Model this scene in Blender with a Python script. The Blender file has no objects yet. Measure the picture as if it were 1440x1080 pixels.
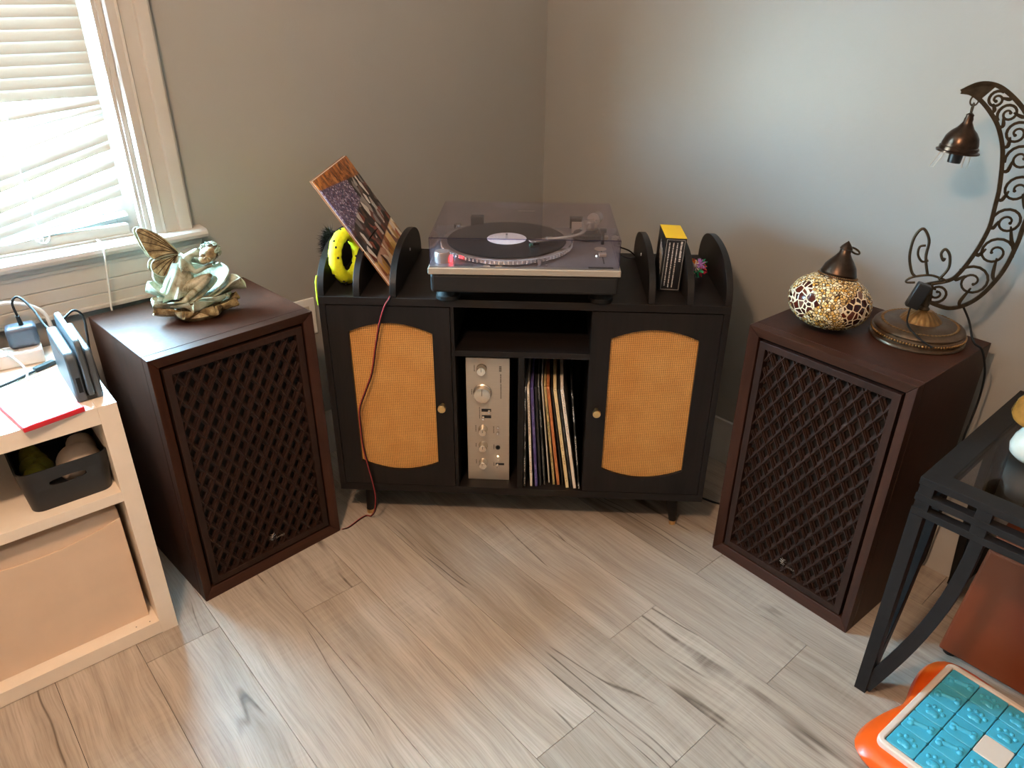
import bpy, bmesh, math, random
from mathutils import Vector, Matrix, Quaternion
PI = math.pi
S = bpy.context.scene
COL = S.collection
rnd = random.Random(7)
R_ = math.radians

# ---------------------------------------------------------------- frame of the room
# room frame: corner of the two visible walls at the origin, right-hand wall on y=0, left-hand wall on x=0
CX, CY, WA = 0.10903, 2.73639, R_(-48.7734)
DRX, DRY = math.cos(WA), math.sin(WA)
NRX, NRY = -DRY, DRX
def RM(x, y):
    x -= CX; y -= CY
    return (x*DRX + y*DRY, x*NRX + y*NRY)
def RA(deg): return R_(deg) - WA

# ---------------------------------------------------------------- camera
FPX, PITCH, ROLL, CAMH = 1044.672, 0.48658, 0.00698, 1.3707
cam_d = bpy.data.cameras.new('camera'); cam = bpy.data.objects.new('camera', cam_d); COL.objects.link(cam)
cam_d.sensor_width = 36.0; cam_d.lens = FPX*36/1440; cam_d.clip_start = 0.02; cam_d.clip_end = 100
fw = Vector((0, math.cos(PITCH), -math.sin(PITCH))); up = Vector((0, math.sin(PITCH), math.cos(PITCH))); rt = Vector((1, 0, 0))
rt2 = rt*math.cos(ROLL) + up*math.sin(ROLL); up2 = up*math.cos(ROLL) - rt*math.sin(ROLL)
rz = Matrix.Rotation(-WA, 3, 'Z')
rt2, up2, fw = rz@rt2, rz@up2, rz@fw
cx_, cy_ = RM(0, 0)
cam.matrix_world = Matrix(((rt2.x, up2.x, -fw.x, cx_), (rt2.y, up2.y, -fw.y, cy_), (rt2.z, up2.z, -fw.z, CAMH), (0, 0, 0, 1)))
S.camera = cam

# ---------------------------------------------------------------- world, lights, exposure
def lin(r, g=None, b=None):
    if g is None: r, g, b = r
    f = lambda c: (c/255/12.92 if c/255 <= 0.04045 else ((c/255+0.055)/1.055)**2.4)
    return (f(r), f(g), f(b), 1.0)
wd = bpy.data.worlds.new('overcast_daylight'); S.world = wd; wd.use_nodes = True
wt = wd.node_tree; wt.nodes.clear()
wo = wt.nodes.new('ShaderNodeOutputWorld'); bg = wt.nodes.new('ShaderNodeBackground')
tc = wt.nodes.new('ShaderNodeTexCoord'); sx = wt.nodes.new('ShaderNodeSeparateXYZ'); rp = wt.nodes.new('ShaderNodeValToRGB')
wt.links.new(tc.outputs['Generated'], sx.inputs[0]); wt.links.new(sx.outputs['Z'], rp.inputs[0])
rp.color_ramp.elements[0].position = 0.0; rp.color_ramp.elements[0].color = (0.66, 0.84, 0.88, 1)   # bright pale ground below the horizon
rp.color_ramp.elements[1].position = 0.02; rp.color_ramp.elements[1].color = (0.42, 0.77, 1.0, 1)    # overcast sky
wt.links.new(rp.outputs[0], bg.inputs[0]); bg.inputs[1].default_value = 580.0
wt.links.new(bg.outputs[0], wo.inputs[0])
def area_portal():
    d = bpy.data.lights.new('window_portal', 'AREA'); d.shape = 'RECTANGLE'; d.size = 0.66; d.size_y = 1.25
    d.cycles.is_portal = True
    o = bpy.data.objects.new('window_portal', d); COL.objects.link(o)
    o.location = (-0.11, -1.68, 1.43)
    o.rotation_euler = (R_(90), 0, R_(-90))
    return o
area_portal()
LAMP_XYZ = (1.60, -2.20, 2.22)
LAMP_W = 104.0
S.view_settings.view_transform = 'Standard'; S.view_settings.look = 'None'
S.view_settings.gamma = 1.0; S.view_settings.use_curve_mapping = False
S.view_settings.exposure = 0.0
S.cycles.use_denoising = True
S.cycles.max_bounces = 10; S.cycles.transparent_max_bounces = 16

# ---------------------------------------------------------------- mesh builder
class MB:
    def __init__(s): s.v = []; s.f = []
    def add(s, vs, fs, M=None):
        o = len(s.v)
        s.v += [tuple(M@Vector(p)) if M is not None else tuple(p) for p in vs]
        s.f += [tuple(i+o for i in f) for f in fs]
        return s
    def box(s, x0, x1, y0, y1, z0, z1, M=None):
        return s.add([(x0,y0,z0),(x1,y0,z0),(x1,y1,z0),(x0,y1,z0),(x0,y0,z1),(x1,y0,z1),(x1,y1,z1),(x0,y1,z1)],
            [(0,3,2,1),(4,5,6,7),(0,1,5,4),(1,2,6,5),(2,3,7,6),(3,0,4,7)], M)
    def cone(s, p0, p1, r0, r1, n=16, cap=True):
        p0 = Vector(p0); p1 = Vector(p1); d = (p1-p0)
        q = d.to_track_quat('Z', 'Y'); vs = []
        for p, r in ((p0, r0), (p1, r1)):
            for i in range(n):
                a = 2*PI*i/n; vs.append(p + q@Vector((r*math.cos(a), r*math.sin(a), 0)))
        fs = [(i, (i+1)%n, n+(i+1)%n, n+i) for i in range(n)]
        if cap: fs += [tuple(reversed(range(n))), tuple(range(n, 2*n))]
        return s.add(vs, fs)
    def tube(s, path, r, n=8, closed=False, cap=True, flat=None):
        P = [Vector(p) for p in path]; m = len(P)
        rr = r if isinstance(r, (list, tuple)) else [r]*m
        T = []
        for i in range(m):
            a = P[(i-1)%m] if (closed or i > 0) else P[i]; b = P[(i+1)%m] if (closed or i < m-1) else P[i]
            t = (b-a); T.append(t.normalized() if t.length > 1e-9 else Vector((0,0,1)))
        N = T[0].orthogonal().normalized(); vs = []
        for i in range(m):
            if i: 
                N = N - T[i]*N.dot(T[i])
                N = N.normalized() if N.length > 1e-6 else T[i].orthogonal().normalized()
            Bn = T[i].cross(N)
            for k in range(n):
                a = 2*PI*k/n; vs.append(P[i] + (N*math.cos(a) + Bn*math.sin(a))*rr[i])
        fs = []
        for i in range(m if closed else m-1):
            j = (i+1)%m
            for k in range(n): fs.append((i*n+k, i*n+(k+1)%n, j*n+(k+1)%n, j*n+k))
        if cap and not closed: fs += [tuple(reversed(range(n))), tuple(range((m-1)*n, m*n))]
        return s.add(vs, fs)
    def lathe(s, prof, n=32, M=None, flute=None):
        vs = []; m = len(prof)
        for i, (r, z) in enumerate(prof):
            for k in range(n):
                a = 2*PI*k/n; q = r*(1 + (flute(i, k, n) if flute else 0))
                vs.append((q*math.cos(a), q*math.sin(a), z))
        fs = []
        for i in range(m-1):
            for k in range(n): fs.append((i*n+k, i*n+(k+1)%n, (i+1)*n+(k+1)%n, (i+1)*n+k))
        if prof[0][0] > 1e-6: fs.append(tuple(reversed(range(n))))
        if prof[-1][0] > 1e-6: fs.append(tuple(range((m-1)*n, m*n)))
        return s.add(vs, fs, M)
    def prism(s, poly, d0, d1, axis='y', M=None):
        # poly 2d extruded; axis y: (x,z) ; z: (x,y) ; x: (y,z)
        f = {'y': lambda a, b, d: (a, d, b), 'z': lambda a, b, d: (a, b, d), 'x': lambda a, b, d: (d, a, b)}[axis]
        n = len(poly); vs = [f(a, b, d0) for a, b in poly] + [f(a, b, d1) for a, b in poly]
        ar = sum(poly[i][0]*poly[(i+1)%n][1] - poly[(i+1)%n][0]*poly[i][1] for i in range(n))
        lo, hi = tuple(range(n)), tuple(range(n, 2*n))
        fs = [lo, tuple(reversed(hi))] + [(i, n+i, n+(i+1)%n, (i+1)%n) for i in range(n)]
        if (ar > 0) != (axis == 'y'): fs = [tuple(reversed(q)) for q in fs]
        return s.add(vs, fs, M)
    def ring(s, outer, inner, d0, d1, axis='y', M=None):
        # closed band between two 2d loops with equal counts, extruded
        f = {'y': lambda a, b, d: (a, d, b), 'z': lambda a, b, d: (a, b, d), 'x': lambda a, b, d: (d, a, b)}[axis]
        n = len(outer)
        vs = [f(a,b,d0) for a,b in outer] + [f(a,b,d0) for a,b in inner] + [f(a,b,d1) for a,b in outer] + [f(a,b,d1) for a,b in inner]
        fs = []
        for i in range(n):
            j = (i+1)%n
            fs += [(i,j,n+j,n+i), (2*n+i,3*n+i,3*n+j,2*n+j), (i,2*n+i,2*n+j,j), (n+i,n+j,3*n+j,3*n+i)]
        return s.add(vs, fs, M)
    def ball(s, c, r, nu=14, nv=9, M=None):
        if not isinstance(r, (list, tuple)): r = (r, r, r)
        vs = [(c[0], c[1], c[2]-r[2])]
        for j in range(1, nv):
            t = PI*j/nv
            for i in range(nu):
                a = 2*PI*i/nu; vs.append((c[0]+r[0]*math.sin(t)*math.cos(a), c[1]+r[1]*math.sin(t)*math.sin(a), c[2]-r[2]*math.cos(t)))
        vs.append((c[0], c[1], c[2]+r[2])); L = len(vs)-1
        fs = [(0, 1+(i+1)%nu, 1+i) for i in range(nu)]
        for j in range(nv-2):
            for i in range(nu):
                a = 1+j*nu; b = a+nu; fs.append((a+i, a+(i+1)%nu, b+(i+1)%nu, b+i))
        a = 1+(nv-2)*nu; fs += [(a+i, a+(i+1)%nu, L) for i in range(nu)]
        return s.add(vs, fs, M)
    def sheet(s, grid, th):
        # grid[i][j] of Vector: closed thin shell of thickness th along local normals
        ni, nj = len(grid), len(grid[0]); N = []
        for i in range(ni):
            row = []
            for j in range(nj):
                a = Vector(grid[min(i+1,ni-1)][j]) - Vector(grid[max(i-1,0)][j]); b = Vector(grid[i][min(j+1,nj-1)]) - Vector(grid[i][max(j-1,0)])
                n = a.cross(b); row.append(n.normalized() if n.length > 1e-9 else Vector((0,0,1)))
            N.append(row)
        vs = [Vector(grid[i][j]) + N[i][j]*th/2 for i in range(ni) for j in range(nj)] + [Vector(grid[i][j]) - N[i][j]*th/2 for i in range(ni) for j in range(nj)]
        o = ni*nj; fs = []
        for i in range(ni-1):
            for j in range(nj-1):
                a,b,c,d = i*nj+j, (i+1)*nj+j, (i+1)*nj+j+1, i*nj+j+1
                fs += [(a,b,c,d), (o+a,o+d,o+c,o+b)]
        for i in range(ni-1):
            a, b = i*nj, (i+1)*nj; fs.append((a, o+a, o+b, b)); a, b = i*nj+nj-1, (i+1)*nj+nj-1; fs.append((a, b, o+b, o+a))
        for j in range(nj-1):
            fs.append((j, j+1, o+j+1, o+j)); a = (ni-1)*nj+j; fs.append((a, o+a, o+a+1, a+1))
        return s.add(vs, fs)
    def mesh(s, name, m, smooth=None):
        me = bpy.data.meshes.new(name); me.from_pydata(s.v, [], s.f); me.validate()
        bm = bmesh.new(); bm.from_mesh(me); bmesh.ops.recalc_face_normals(bm, faces=bm.faces); bm.to_mesh(me); bm.free()
        for mm in (m if isinstance(m, (list, tuple)) else [m]): me.materials.append(mm)
        if smooth:
            me.polygons.foreach_set('use_smooth', [True]*len(me.polygons)); me.set_sharp_from_angle(angle=R_(smooth))
        me.update(); return me
    def build(s, name, m, parent=None, smooth=None, bevel=0, seg=2):
        o = bpy.data.objects.new(name, s.mesh(name, m, smooth)); COL.objects.link(o)
        if parent is not None: o.parent = parent
        if bevel: add_bevel(o, bevel, seg)
        return o
def add_bevel(o, w, seg=2):
    b = o.modifiers.new('bevel', 'BEVEL'); b.width = w; b.segments = seg; b.limit_method = 'ANGLE'; b.angle_limit = R_(40)
    return o
def inst(me, name, parent, loc=(0,0,0), rot=(0,0,0), scale=(1,1,1), bevel=0):
    o = bpy.data.objects.new(name, me); COL.objects.link(o); o.parent = parent
    o.location = loc; o.rotation_euler = rot; o.scale = scale
    if bevel: add_bevel(o, bevel)
    return o
def tag(o, label, cat, group=None, kind=None):
    o['label'] = label; o['category'] = cat
    if group: o['group'] = group
    if kind: o['kind'] = kind
    return o
def thing(name, label, cat, loc=(0,0,0), rz=0, group=None):
    o = bpy.data.objects.new(name, None); COL.objects.link(o); o.empty_display_size = 0.05
    o.location = loc; o.rotation_euler = (0, 0, rz)
    return tag(o, label, cat, group)
def struct(o): o['kind'] = 'structure'; return o
def smoothpath(pts, n=6, closed=False):
    P = [Vector(p) for p in pts]; m = len(P); out = []
    for i in range(m if closed else m-1):
        p0 = P[(i-1)%m] if (closed or i > 0) else P[i]; p1 = P[i]; p2 = P[(i+1)%m]; p3 = P[(i+2)%m] if (closed or i < m-2) else P[(i+1)%m]
        for k in range(n):
            t = k/n
            out.append(0.5*((2*p1) + (p2-p0)*t + (2*p0-5*p1+4*p2-p3)*t*t + (3*p1-p0-3*p2+p3)*t**3))
    if not closed: out.append(P[-1])
    return out

# ---------------------------------------------------------------- materials
def new_mat(name):
    m = bpy.data.materials.new(name); m.use_nodes = True
    nt = m.node_tree; b = nt.nodes['Principled BSDF']; return m, nt, b
def nd(nt, t, **kw):
    n = nt.nodes.new(t)
    for k, v in kw.items(): setattr(n, k, v)
    return n
def coords(nt, scale=(1,1,1), rand=False, rot=(0,0,0)):
    t = nd(nt, 'ShaderNodeTexCoord'); mp = nd(nt, 'ShaderNodeMapping'); mp.inputs['Scale'].default_value = scale; mp.inputs['Rotation'].default_value = rot
    if rand:
        oi = nd(nt, 'ShaderNodeObjectInfo'); mu = nd(nt, 'ShaderNodeVectorMath', operation='MULTIPLY_ADD')
        cb = nd(nt, 'ShaderNodeCombineXYZ'); nt.links.new(oi.outputs['Random'], cb.inputs[0]); nt.links.new(oi.outputs['Random'], cb.inputs[1]); nt.links.new(oi.outputs['Random'], cb.inputs[2])
        mu.inputs[1].default_value = (37.3, 51.7, 23.1); nt.links.new(cb.outputs[0], mu.inputs[0]); nt.links.new(t.outputs['Object'], mu.inputs[2])
        nt.links.new(mu.outputs[0], mp.inputs[0])
    else: nt.links.new(t.outputs['Object'], mp.inputs[0])
    return mp.outputs[0]
def noise(nt, vec, scale=5, detail=4, rough=0.55, dist=0):
    n = nd(nt, 'ShaderNodeTexNoise'); n.inputs['Scale'].default_value = scale; n.inputs['Detail'].default_value = detail
    n.inputs['Roughness'].default_value = rough; n.inputs['Distortion'].default_value = dist
    nt.links.new(vec, n.inputs['Vector']); return n.outputs['Fac']
def ramp(nt, fac, stops):
    r = nd(nt, 'ShaderNodeValToRGB'); e = r.color_ramp.elements
    while len(e) < len(stops): e.new(0.5)
    for el, (p, c) in zip(e, stops): el.position = p; el.color = c if len(c) == 4 else (*c, 1)
    nt.links.new(fac, r.inputs[0]); return r.outputs[0]
def mixc(nt, fac, a, b, mode='MIX'):
    m = nd(nt, 'ShaderNodeMix', data_type='RGBA', blend_type=mode)
    for k, v in ((0, fac), (6, a), (7, b)):
        if isinstance(v, (int, float)): m.inputs[k].default_value = v
        elif isinstance(v, tuple): m.inputs[k].default_value = v
        else: nt.links.new(v, m.inputs[k])
    return m.outputs[2]
def math_(nt, op, a, b=None, c=None):
    m = nd(nt, 'ShaderNodeMath', operation=op)
    for k, v in enumerate((a, b, c)):
        if v is None: continue
        if isinstance(v, (int, float)): m.inputs[k].default_value = v
        else: nt.links.new(v, m.inputs[k])
    return m.outputs[0]
def bump(nt, b, h, strength=0.2, dist=0.002):
    n = nd(nt, 'ShaderNodeBump'); n.inputs['Strength'].default_value = strength; n.inputs['Distance'].default_value = dist
    nt.links.new(h, n.inputs['Height']); nt.links.new(n.outputs[0], b.inputs['Normal'])
def plain(name, c, rough=0.5, metal=0, var=0.12, nscale=30, bmp=0, stretch=(1,1,1), spec=0.5, coat=0):
    m, nt, b = new_mat(name)
    v = coords(nt, stretch); n = noise(nt, v, nscale, 4)
    c0 = tuple(x*(1-var) for x in c[:3]) + (1,); c1 = tuple(min(1, x*(1+var)) for x in c[:3]) + (1,)
    nt.links.new(ramp(nt, n, [(0.3, c0), (0.7, c1)]), b.inputs['Base Color'])
    b.inputs['Roughness'].default_value = rough; b.inputs['Metallic'].default_value = metal; b.inputs['Specular IOR Level'].default_value = spec
    if coat: b.inputs['Coat Weight'].default_value = coat
    if bmp: bump(nt, b, n, bmp)
    return m
def wood(name, ca, cb, axis='z', rough=0.45, fine=140, coarse=8, bmp=0.08, rand=True, spec=0.3):
    m, nt, b = new_mat(name)
    st = {'x': (0.06,1,1), 'y': (1,0.06,1), 'z': (1,1,0.06)}[axis]
    v = coords(nt, st, rand); n1 = noise(nt, v, coarse, 5, 0.6, 1.2); n2 = noise(nt, v, fine, 3, 0.6)
    c1 = ramp(nt, n1, [(0.25, ca), (0.75, cb)]); 
    f = ramp(nt, n2, [(0.3, (0.6,0.6,0.6)), (0.65, (1.1,1.1,1.1))])
    nt.links.new(mixc(nt, 0.7, c1, f, 'MULTIPLY'), b.inputs['Base Color'])
    b.inputs['Roughness'].default_value = rough; b.inputs['Specular IOR Level'].default_value = spec
    bump(nt, b, n2, bmp, 0.001)
    return m
def wall_paint(name, c):
    m, nt, b = new_mat(name)
    v = coords(nt); n = noise(nt, v, 1.3, 4); n2 = noise(nt, v, 60, 5, 0.6); n3 = noise(nt, v, 9, 6, 0.65, 0.6)
    c0 = tuple(x*0.94 for x in c[:3])+(1,); c1 = tuple(x*1.05 for x in c[:3])+(1,)
    nt.links.new(ramp(nt, n, [(0.3, c0), (0.7, c1)]), b.inputs['Base Color'])
    b.inputs['Roughness'].default_value = 0.42
    patch = ramp(nt, n3, [(0.55, (0,0,0)), (0.72, (1,1,1))])
    h = math_(nt, 'ADD', math_(nt, 'MULTIPLY', n2, 0.25), patch)
    bump(nt, b, h, 0.35, 0.0012)
    return m
def plank_mat():
    m, nt, b = new_mat('grey_oak_plank')
    v = coords(nt, (1,1,1), True)
    wv = noise(nt, v, 2.2, 2, 0.5); 
    mp = nd(nt, 'ShaderNodeMapping'); nt.links.new(v, mp.inputs[0]); mp.inputs['Scale'].default_value = (1.1, 13, 1)
    ad = nd(nt, 'ShaderNodeVectorMath', operation='MULTIPLY_ADD'); cb = nd(nt, 'ShaderNodeCombineXYZ'); nt.links.new(wv, cb.inputs[1])
    ad.inputs[1].default_value = (0, 0.9, 0); nt.links.new(cb.outputs[0], ad.inputs[0]); nt.links.new(mp.outputs[0], ad.inputs[2])
    g1 = noise(nt, ad.outputs[0], 1.6, 6, 0.62, 0.35)
    m2 = nd(nt, 'ShaderNodeMapping'); nt.links.new(ad.outputs[0], m2.inputs[0]); m2.inputs['Scale'].default_value = (4.5, 13, 1)
    g2 = noise(nt, m2.outputs[0], 1.5, 4, 0.65)
    col = ramp(nt, g1, [(0.22, lin(140,126,114)), (0.42, lin(168,155,143)), (0.62, lin(184,172,161)), (0.85, lin(200,190,180))])
    fine = ramp(nt, g2, [(0.28, (0.62,0.60,0.58)), (0.55, (1,1,1)), (0.8, (1.06,1.06,1.06))])
    col = mixc(nt, 0.75, col, fine, 'MULTIPLY')
    # dark checks running with the grain
    m3 = nd(nt, 'ShaderNodeMapping'); nt.links.new(ad.outputs[0], m3.inputs[0]); m3.inputs['Scale'].default_value = (0.55, 0.42, 1); m3.inputs['Location'].default_value = (9.1, 4.2, 0)
    ck = noise(nt, m3.outputs[0], 1.15, 2, 0.45, 0.4)
    band = math_(nt, 'ABSOLUTE', math_(nt, 'SUBTRACT', ck, 0.5))
    m4 = noise(nt, v, 3.1, 2, 0.5); gate = ramp(nt, m4, [(0.53, (0,0,0)), (0.60, (1,1,1))])
    line = ramp(nt, band, [(0.0, (1,1,1)), (0.004, (0.7,0.7,0.7)), (0.009, (0,0,0))])
    crack = mixc(nt, 1.0, line, gate, 'MULTIPLY')
    col = mixc(nt, math_(nt, 'MULTIPLY', crack, 0.85), col, lin(70,56,46))
    # faint saw marks across the board
    m5 = nd(nt, 'ShaderNodeMapping'); nt.links.new(v, m5.inputs[0]); m5.inputs['Scale'].default_value = (90, 6, 1)
    saw = noise(nt, m5.outputs[0], 1.0, 2, 0.5); sg = ramp(nt, noise(nt, v, 1.7, 2), [(0.5, (0,0,0)), (0.62, (1,1,1))])
    sw = mixc(nt, 1.0, ramp(nt, saw, [(0.4, (0,0,0)), (0.65, (1,1,1))]), sg, 'MULTIPLY')
    col = mixc(nt, math_(nt, 'MULTIPLY', sw, 0.22), col, lin(204,192,178))
    # knots
    vo = nd(nt, 'ShaderNodeTexVoronoi'); m6 = nd(nt, 'ShaderNodeMapping'); nt.links.new(v, m6.inputs[0]); m6.inputs['Scale'].default_value = (1.6, 3.2, 0.01); nt.links.new(m6.outputs[0], vo.inputs['Vector']); vo.inputs['Scale'].default_value = 1.1
    kn = ramp(nt, vo.outputs['Distance'], [(0.0, (1,1,1)), (0.018, (0.8,0.8,0.8)), (0.045, (0,0,0))])
    col = mixc(nt, math_(nt, 'MULTIPLY', kn, 0.4), col, lin(112,88,70))
    oi = nd(nt, 'ShaderNodeObjectInfo')
    tone = ramp(nt, oi.outputs['Random'], [(0, (0.86,0.85,0.84)), (0.5, (1,0.985,0.97)), (1, (1.06,1.05,1.03))])
    nt.links.new(mixc(nt, 1.0, col, tone, 'MULTIPLY'), b.inputs['Base Color'])
    b.inputs['Roughness'].default_value = 0.42; b.inputs['Specular IOR Level'].default_value = 0.4
    bump(nt, b, math_(nt, 'SUBTRACT', g2, math_(nt, 'MULTIPLY', crack, 1.5)), 0.18, 0.0012)
    return m
def rattan_mat():
    m, nt, b = new_mat('woven_cane')
    t = nd(nt, 'ShaderNodeTexCoord'); s = nd(nt, 'ShaderNodeSeparateXYZ'); nt.links.new(t.outputs['Object'], s.inputs[0])
    K = 2*PI/0.0052
    a = math_(nt, 'SINE', math_(nt, 'MULTIPLY', s.outputs['X'], K)); c = math_(nt, 'SINE', math_(nt, 'MULTIPLY', s.outputs['Z'], K))
    h = math_(nt, 'MAXIMUM', a, c); p = math_(nt, 'MULTIPLY', a, c)
    n = noise(nt, t.outputs['Object'], 16, 2); n2 = noise(nt, t.outputs['Object'], 400, 2)
    base = ramp(nt, n, [(0.3, lin(212,146,70)), (0.7, lin(226,164,88))])
    fib = ramp(nt, n2, [(0.3, (0.8,0.8,0.8)), (0.7, (1.08,1.08,1.08))])
    base = mixc(nt, 0.8, base, fib, 'MULTIPLY')
    gap = ramp(nt, math_(nt, 'ADD', math_(nt, 'MULTIPLY', h, 0.5), 0.5), [(0.3, (1,1,1)), (0.72, (0,0,0))])
    col = mixc(nt, gap, base, lin(92,46,16))
    col = mixc(nt, ramp(nt, math_(nt, 'MULTIPLY', p, 1.0), [(0.2, (0,0,0)), (0.9, (0.6,0.6,0.6))]), col, lin(238,186,112))
    nt.links.new(col, b.inputs['Base Color']); b.inputs['Roughness'].default_value = 0.55
    bump(nt, b, math_(nt, 'ADD', h, math_(nt, 'MULTIPLY', p, 0.7)), 0.6, 0.0012)
    return m
def acrylic_mat(name, tint, refl=0.03, rough=0.02):
    m, nt, b = new_mat(name); nt.nodes.remove(b)
    o = nt.nodes['Material Output']; tr = nd(nt, 'ShaderNodeBsdfTransparent'); gl = nd(nt, 'ShaderNodeBsdfGlossy'); mx = nd(nt, 'ShaderNodeMixShader'); fr = nd(nt, 'ShaderNodeLayerWeight'); fr.inputs['Blend'].default_value = 0.5
    sch = math_(nt, 'ADD', math_(nt, 'MULTIPLY', math_(nt, 'POWER', fr.outputs['Facing'], 5.0), 0.95), refl)
    n = noise(nt, coords(nt), 8, 2); nt.links.new(ramp(nt, n, [(0.3, tint), (0.7, tuple(min(1, x*1.02) for x in tint[:3])+(1,))]), tr.inputs['Color'])
    gl.inputs['Roughness'].default_value = rough; gl.inputs['Color'].default_value = (0.9,0.9,0.95,1)
    nt.links.new(sch, mx.inputs[0]); nt.links.new(tr.outputs[0], mx.inputs[1]); nt.links.new(gl.outputs[0], mx.inputs[2]); nt.links.new(mx.outputs[0], o.inputs[0])
    return m
def slat_mat():
    m, nt, b = new_mat('white_blind_vinyl')
    o = nt.nodes['Material Output']; n = noise(nt, coords(nt, (1,0.2,1)), 40, 3)
    nt.links.new(ramp(nt, n, [(0.3, lin(198,200,196)), (0.7, lin(210,211,206))]), b.inputs['Base Color']); b.inputs['Roughness'].default_value = 0.4
    tl = nd(nt, 'ShaderNodeBsdfTranslucent'); tl.inputs[0].default_value = (0.9,0.9,0.86,1); mx = nd(nt, 'ShaderNodeMixShader'); mx.inputs[0].default_value = 0.03
    nt.links.new(b.outputs[0], mx.inputs[1]); nt.links.new(tl.outputs[0], mx.inputs[2]); nt.links.new(mx.outputs[0], o.inputs[0])
    return m
def emis_mat(name, c, st):
    m, nt, b = new_mat(name); n = noise(nt, coords(nt), 20, 1)
    nt.links.new(ramp(nt, n, [(0, tuple(c)), (1, tuple(c))]), b.inputs['Emission Color']); b.inputs['Base Color'].default_value = c; b.inputs['Emission Strength'].default_value = st
    return m

M = {}
M['wall'] = wall_paint('greige_wall_paint', lin(152,148,143))
M['ceiling'] = wall_paint('white_ceiling_paint', lin(225,222,215))
M['trim'] = plain('white_gloss_trim', lin(184,178,171), 0.32, 0, 0.04, 14, 0.05)
M['plank'] = plank_mat()
M['gap'] = plain('dark_plank_joint', lin(52,42,35), 0.9)
M['blackwood'] = wood('black_brown_wood', lin(18,15,14), lin(33,27,25), 'z', 0.45, spec=0.22)
M['blackwood_x'] = wood('black_brown_wood_across', lin(18,15,14), lin(33,27,25), 'x', 0.45, spec=0.22)
M['walnut'] = wood('dark_walnut_veneer', lin(40,20,13), lin(66,36,24), 'z', 0.47, 120, 6, spec=0.2)
M['walnut_x'] = wood('dark_walnut_veneer_across', lin(42,22,15), lin(70,40,27), 'x', 0.47, 120, 6, spec=0.2)
M['lattice'] = wood('dark_brown_lattice', lin(34,20,15), lin(54,34,27), 'z', 0.45, 90, 20, spec=0.2)
M['black_cloth'] = plain('black_grille_cloth', lin(14,12,12), 0.95, 0, 0.3, 500)
M['rattan'] = rattan_mat()
M['brass'] = plain('brushed_brass', lin(214,178,122), 0.28, 1, 0.08, 60)
M['black_plastic'] = plain('black_plastic', lin(24,24,26), 0.38, 0, 0.15, 40)
M['black_rubber'] = plain('black_rubber', lin(15,15,15), 0.6, 0, 0.2, 60, spec=0.25)
M['grey_plastic'] = plain('dark_grey_plastic', lin(66,68,72), 0.42, 0, 0.1, 50)
M['white_plastic'] = plain('white_plastic', lin(232,230,226), 0.35, 0, 0.04, 30)
M['silver'] = plain('brushed_silver_metal', lin(188,176,162), 0.36, 0.6, 0.06, 30, 0.05, (1,1,40))
M['deck'] = plain('grey_metal_deck_plate', lin(128,126,128), 0.36, 0.45, 0.06, 40)
M['chrome'] = plain('polished_chrome', lin(220,220,222), 0.12, 1, 0.04, 20)
M['satin'] = plain('satin_metal_knob', lin(224,214,200), 0.24, 0.85, 0.05, 30)
M['plinth'] = plain('charcoal_plinth', lin(30,28,28), 0.5, 0, 0.1, 60, spec=0.3)
M['white_lam'] = plain('white_laminate', lin(238,224,208), 0.38, 0, 0.03, 20)
M['paper'] = plain('white_paper', lin(236,232,226), 0.7, 0, 0.04, 60)
M['iron'] = plain('black_wrought_iron', lin(28,26,26), 0.5, 0.0, 0.2, 60, 0.1, spec=0.2)
M['bronze'] = plain('antique_bronze', lin(92,72,54), 0.32, 0.65, 0.3, 60, 0.15)
M['bronze_dark'] = plain('dark_bronze', lin(70,58,44), 0.45, 0.8, 0.25, 80, 0.1)
M['bronze_gold'] = plain('worn_gold_bronze', lin(140,104,62), 0.3, 0.75, 0.3, 70, 0.12)
M['bronze_bell'] = plain('dark_copper_bronze', lin(66,50,40), 0.28, 0.85, 0.35, 60, 0.12)

# ================================================================ the setting
RX, RY, RH = 4.2, -4.1, 2.45        # room runs x 0..RX, y RY..0
WY0, WY1, WZ0, WZ1 = -2.00, -1.36, 0.80, 2.06    # window opening in the left wall

fl = struct(MB().box(-0.1, RX+0.1, RY-0.1, 0.1, -0.10, -0.006).build('floor', M['gap']))
PW, PL = 0.172, 1.22
rows = {}
full = MB().box(-PL/2+0.0006, PL/2-0.0006, -PW/2+0.0006, PW/2-0.0006, -0.006, 0.0).mesh('plank', M['plank'])
joint_at = {2: 1.172, 3: 1.493, 4: 1.175, 5: 1.48}      # row index -> x of an end joint seen in the photo
r0 = -0.515 + 2*PW + PW                                  # top edge of row 0
for r in range(-1, 26):
    yb = -0.515 + PW*3 - PW*(r+1); yt = yb + PW
    if yb > -0.001 or yt < RY: continue
    x = joint_at.get(r, rnd.uniform(0, PL)) - 3*PL
    while x < RX:
        a, b_ = max(x, 0), min(x+PL, RX); c0, c1 = max(yb, RY), min(yt, 0)
        if b_ - a > 0.03 and c1 - c0 > 0.01:
            if b_-a > PL-1e-6 and c1-c0 > PW-1e-6: inst(full, 'plank', fl, ((a+b_)/2, (c0+c1)/2, 0))
            else:
                hx, hy = (b_-a)/2-0.0006, (c1-c0)/2-0.0006
                inst(MB().box(-hx, hx, -hy, hy, -0.006, 0).mesh('plank', M['plank']), 'plank', fl, ((a+b_)/2, (c0+c1)/2, 0))
        x += PL
T = 0.09
w = MB()
w.box(-T, 0, RY, WY0, 0, RH).box(-T, 0, WY1, T, 0, RH).box(-T, 0, WY0, WY1, 0, WZ0).box(-T, 0, WY0, WY1, WZ1, RH)
struct(w.build('wall_left', M['wall']))
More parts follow.
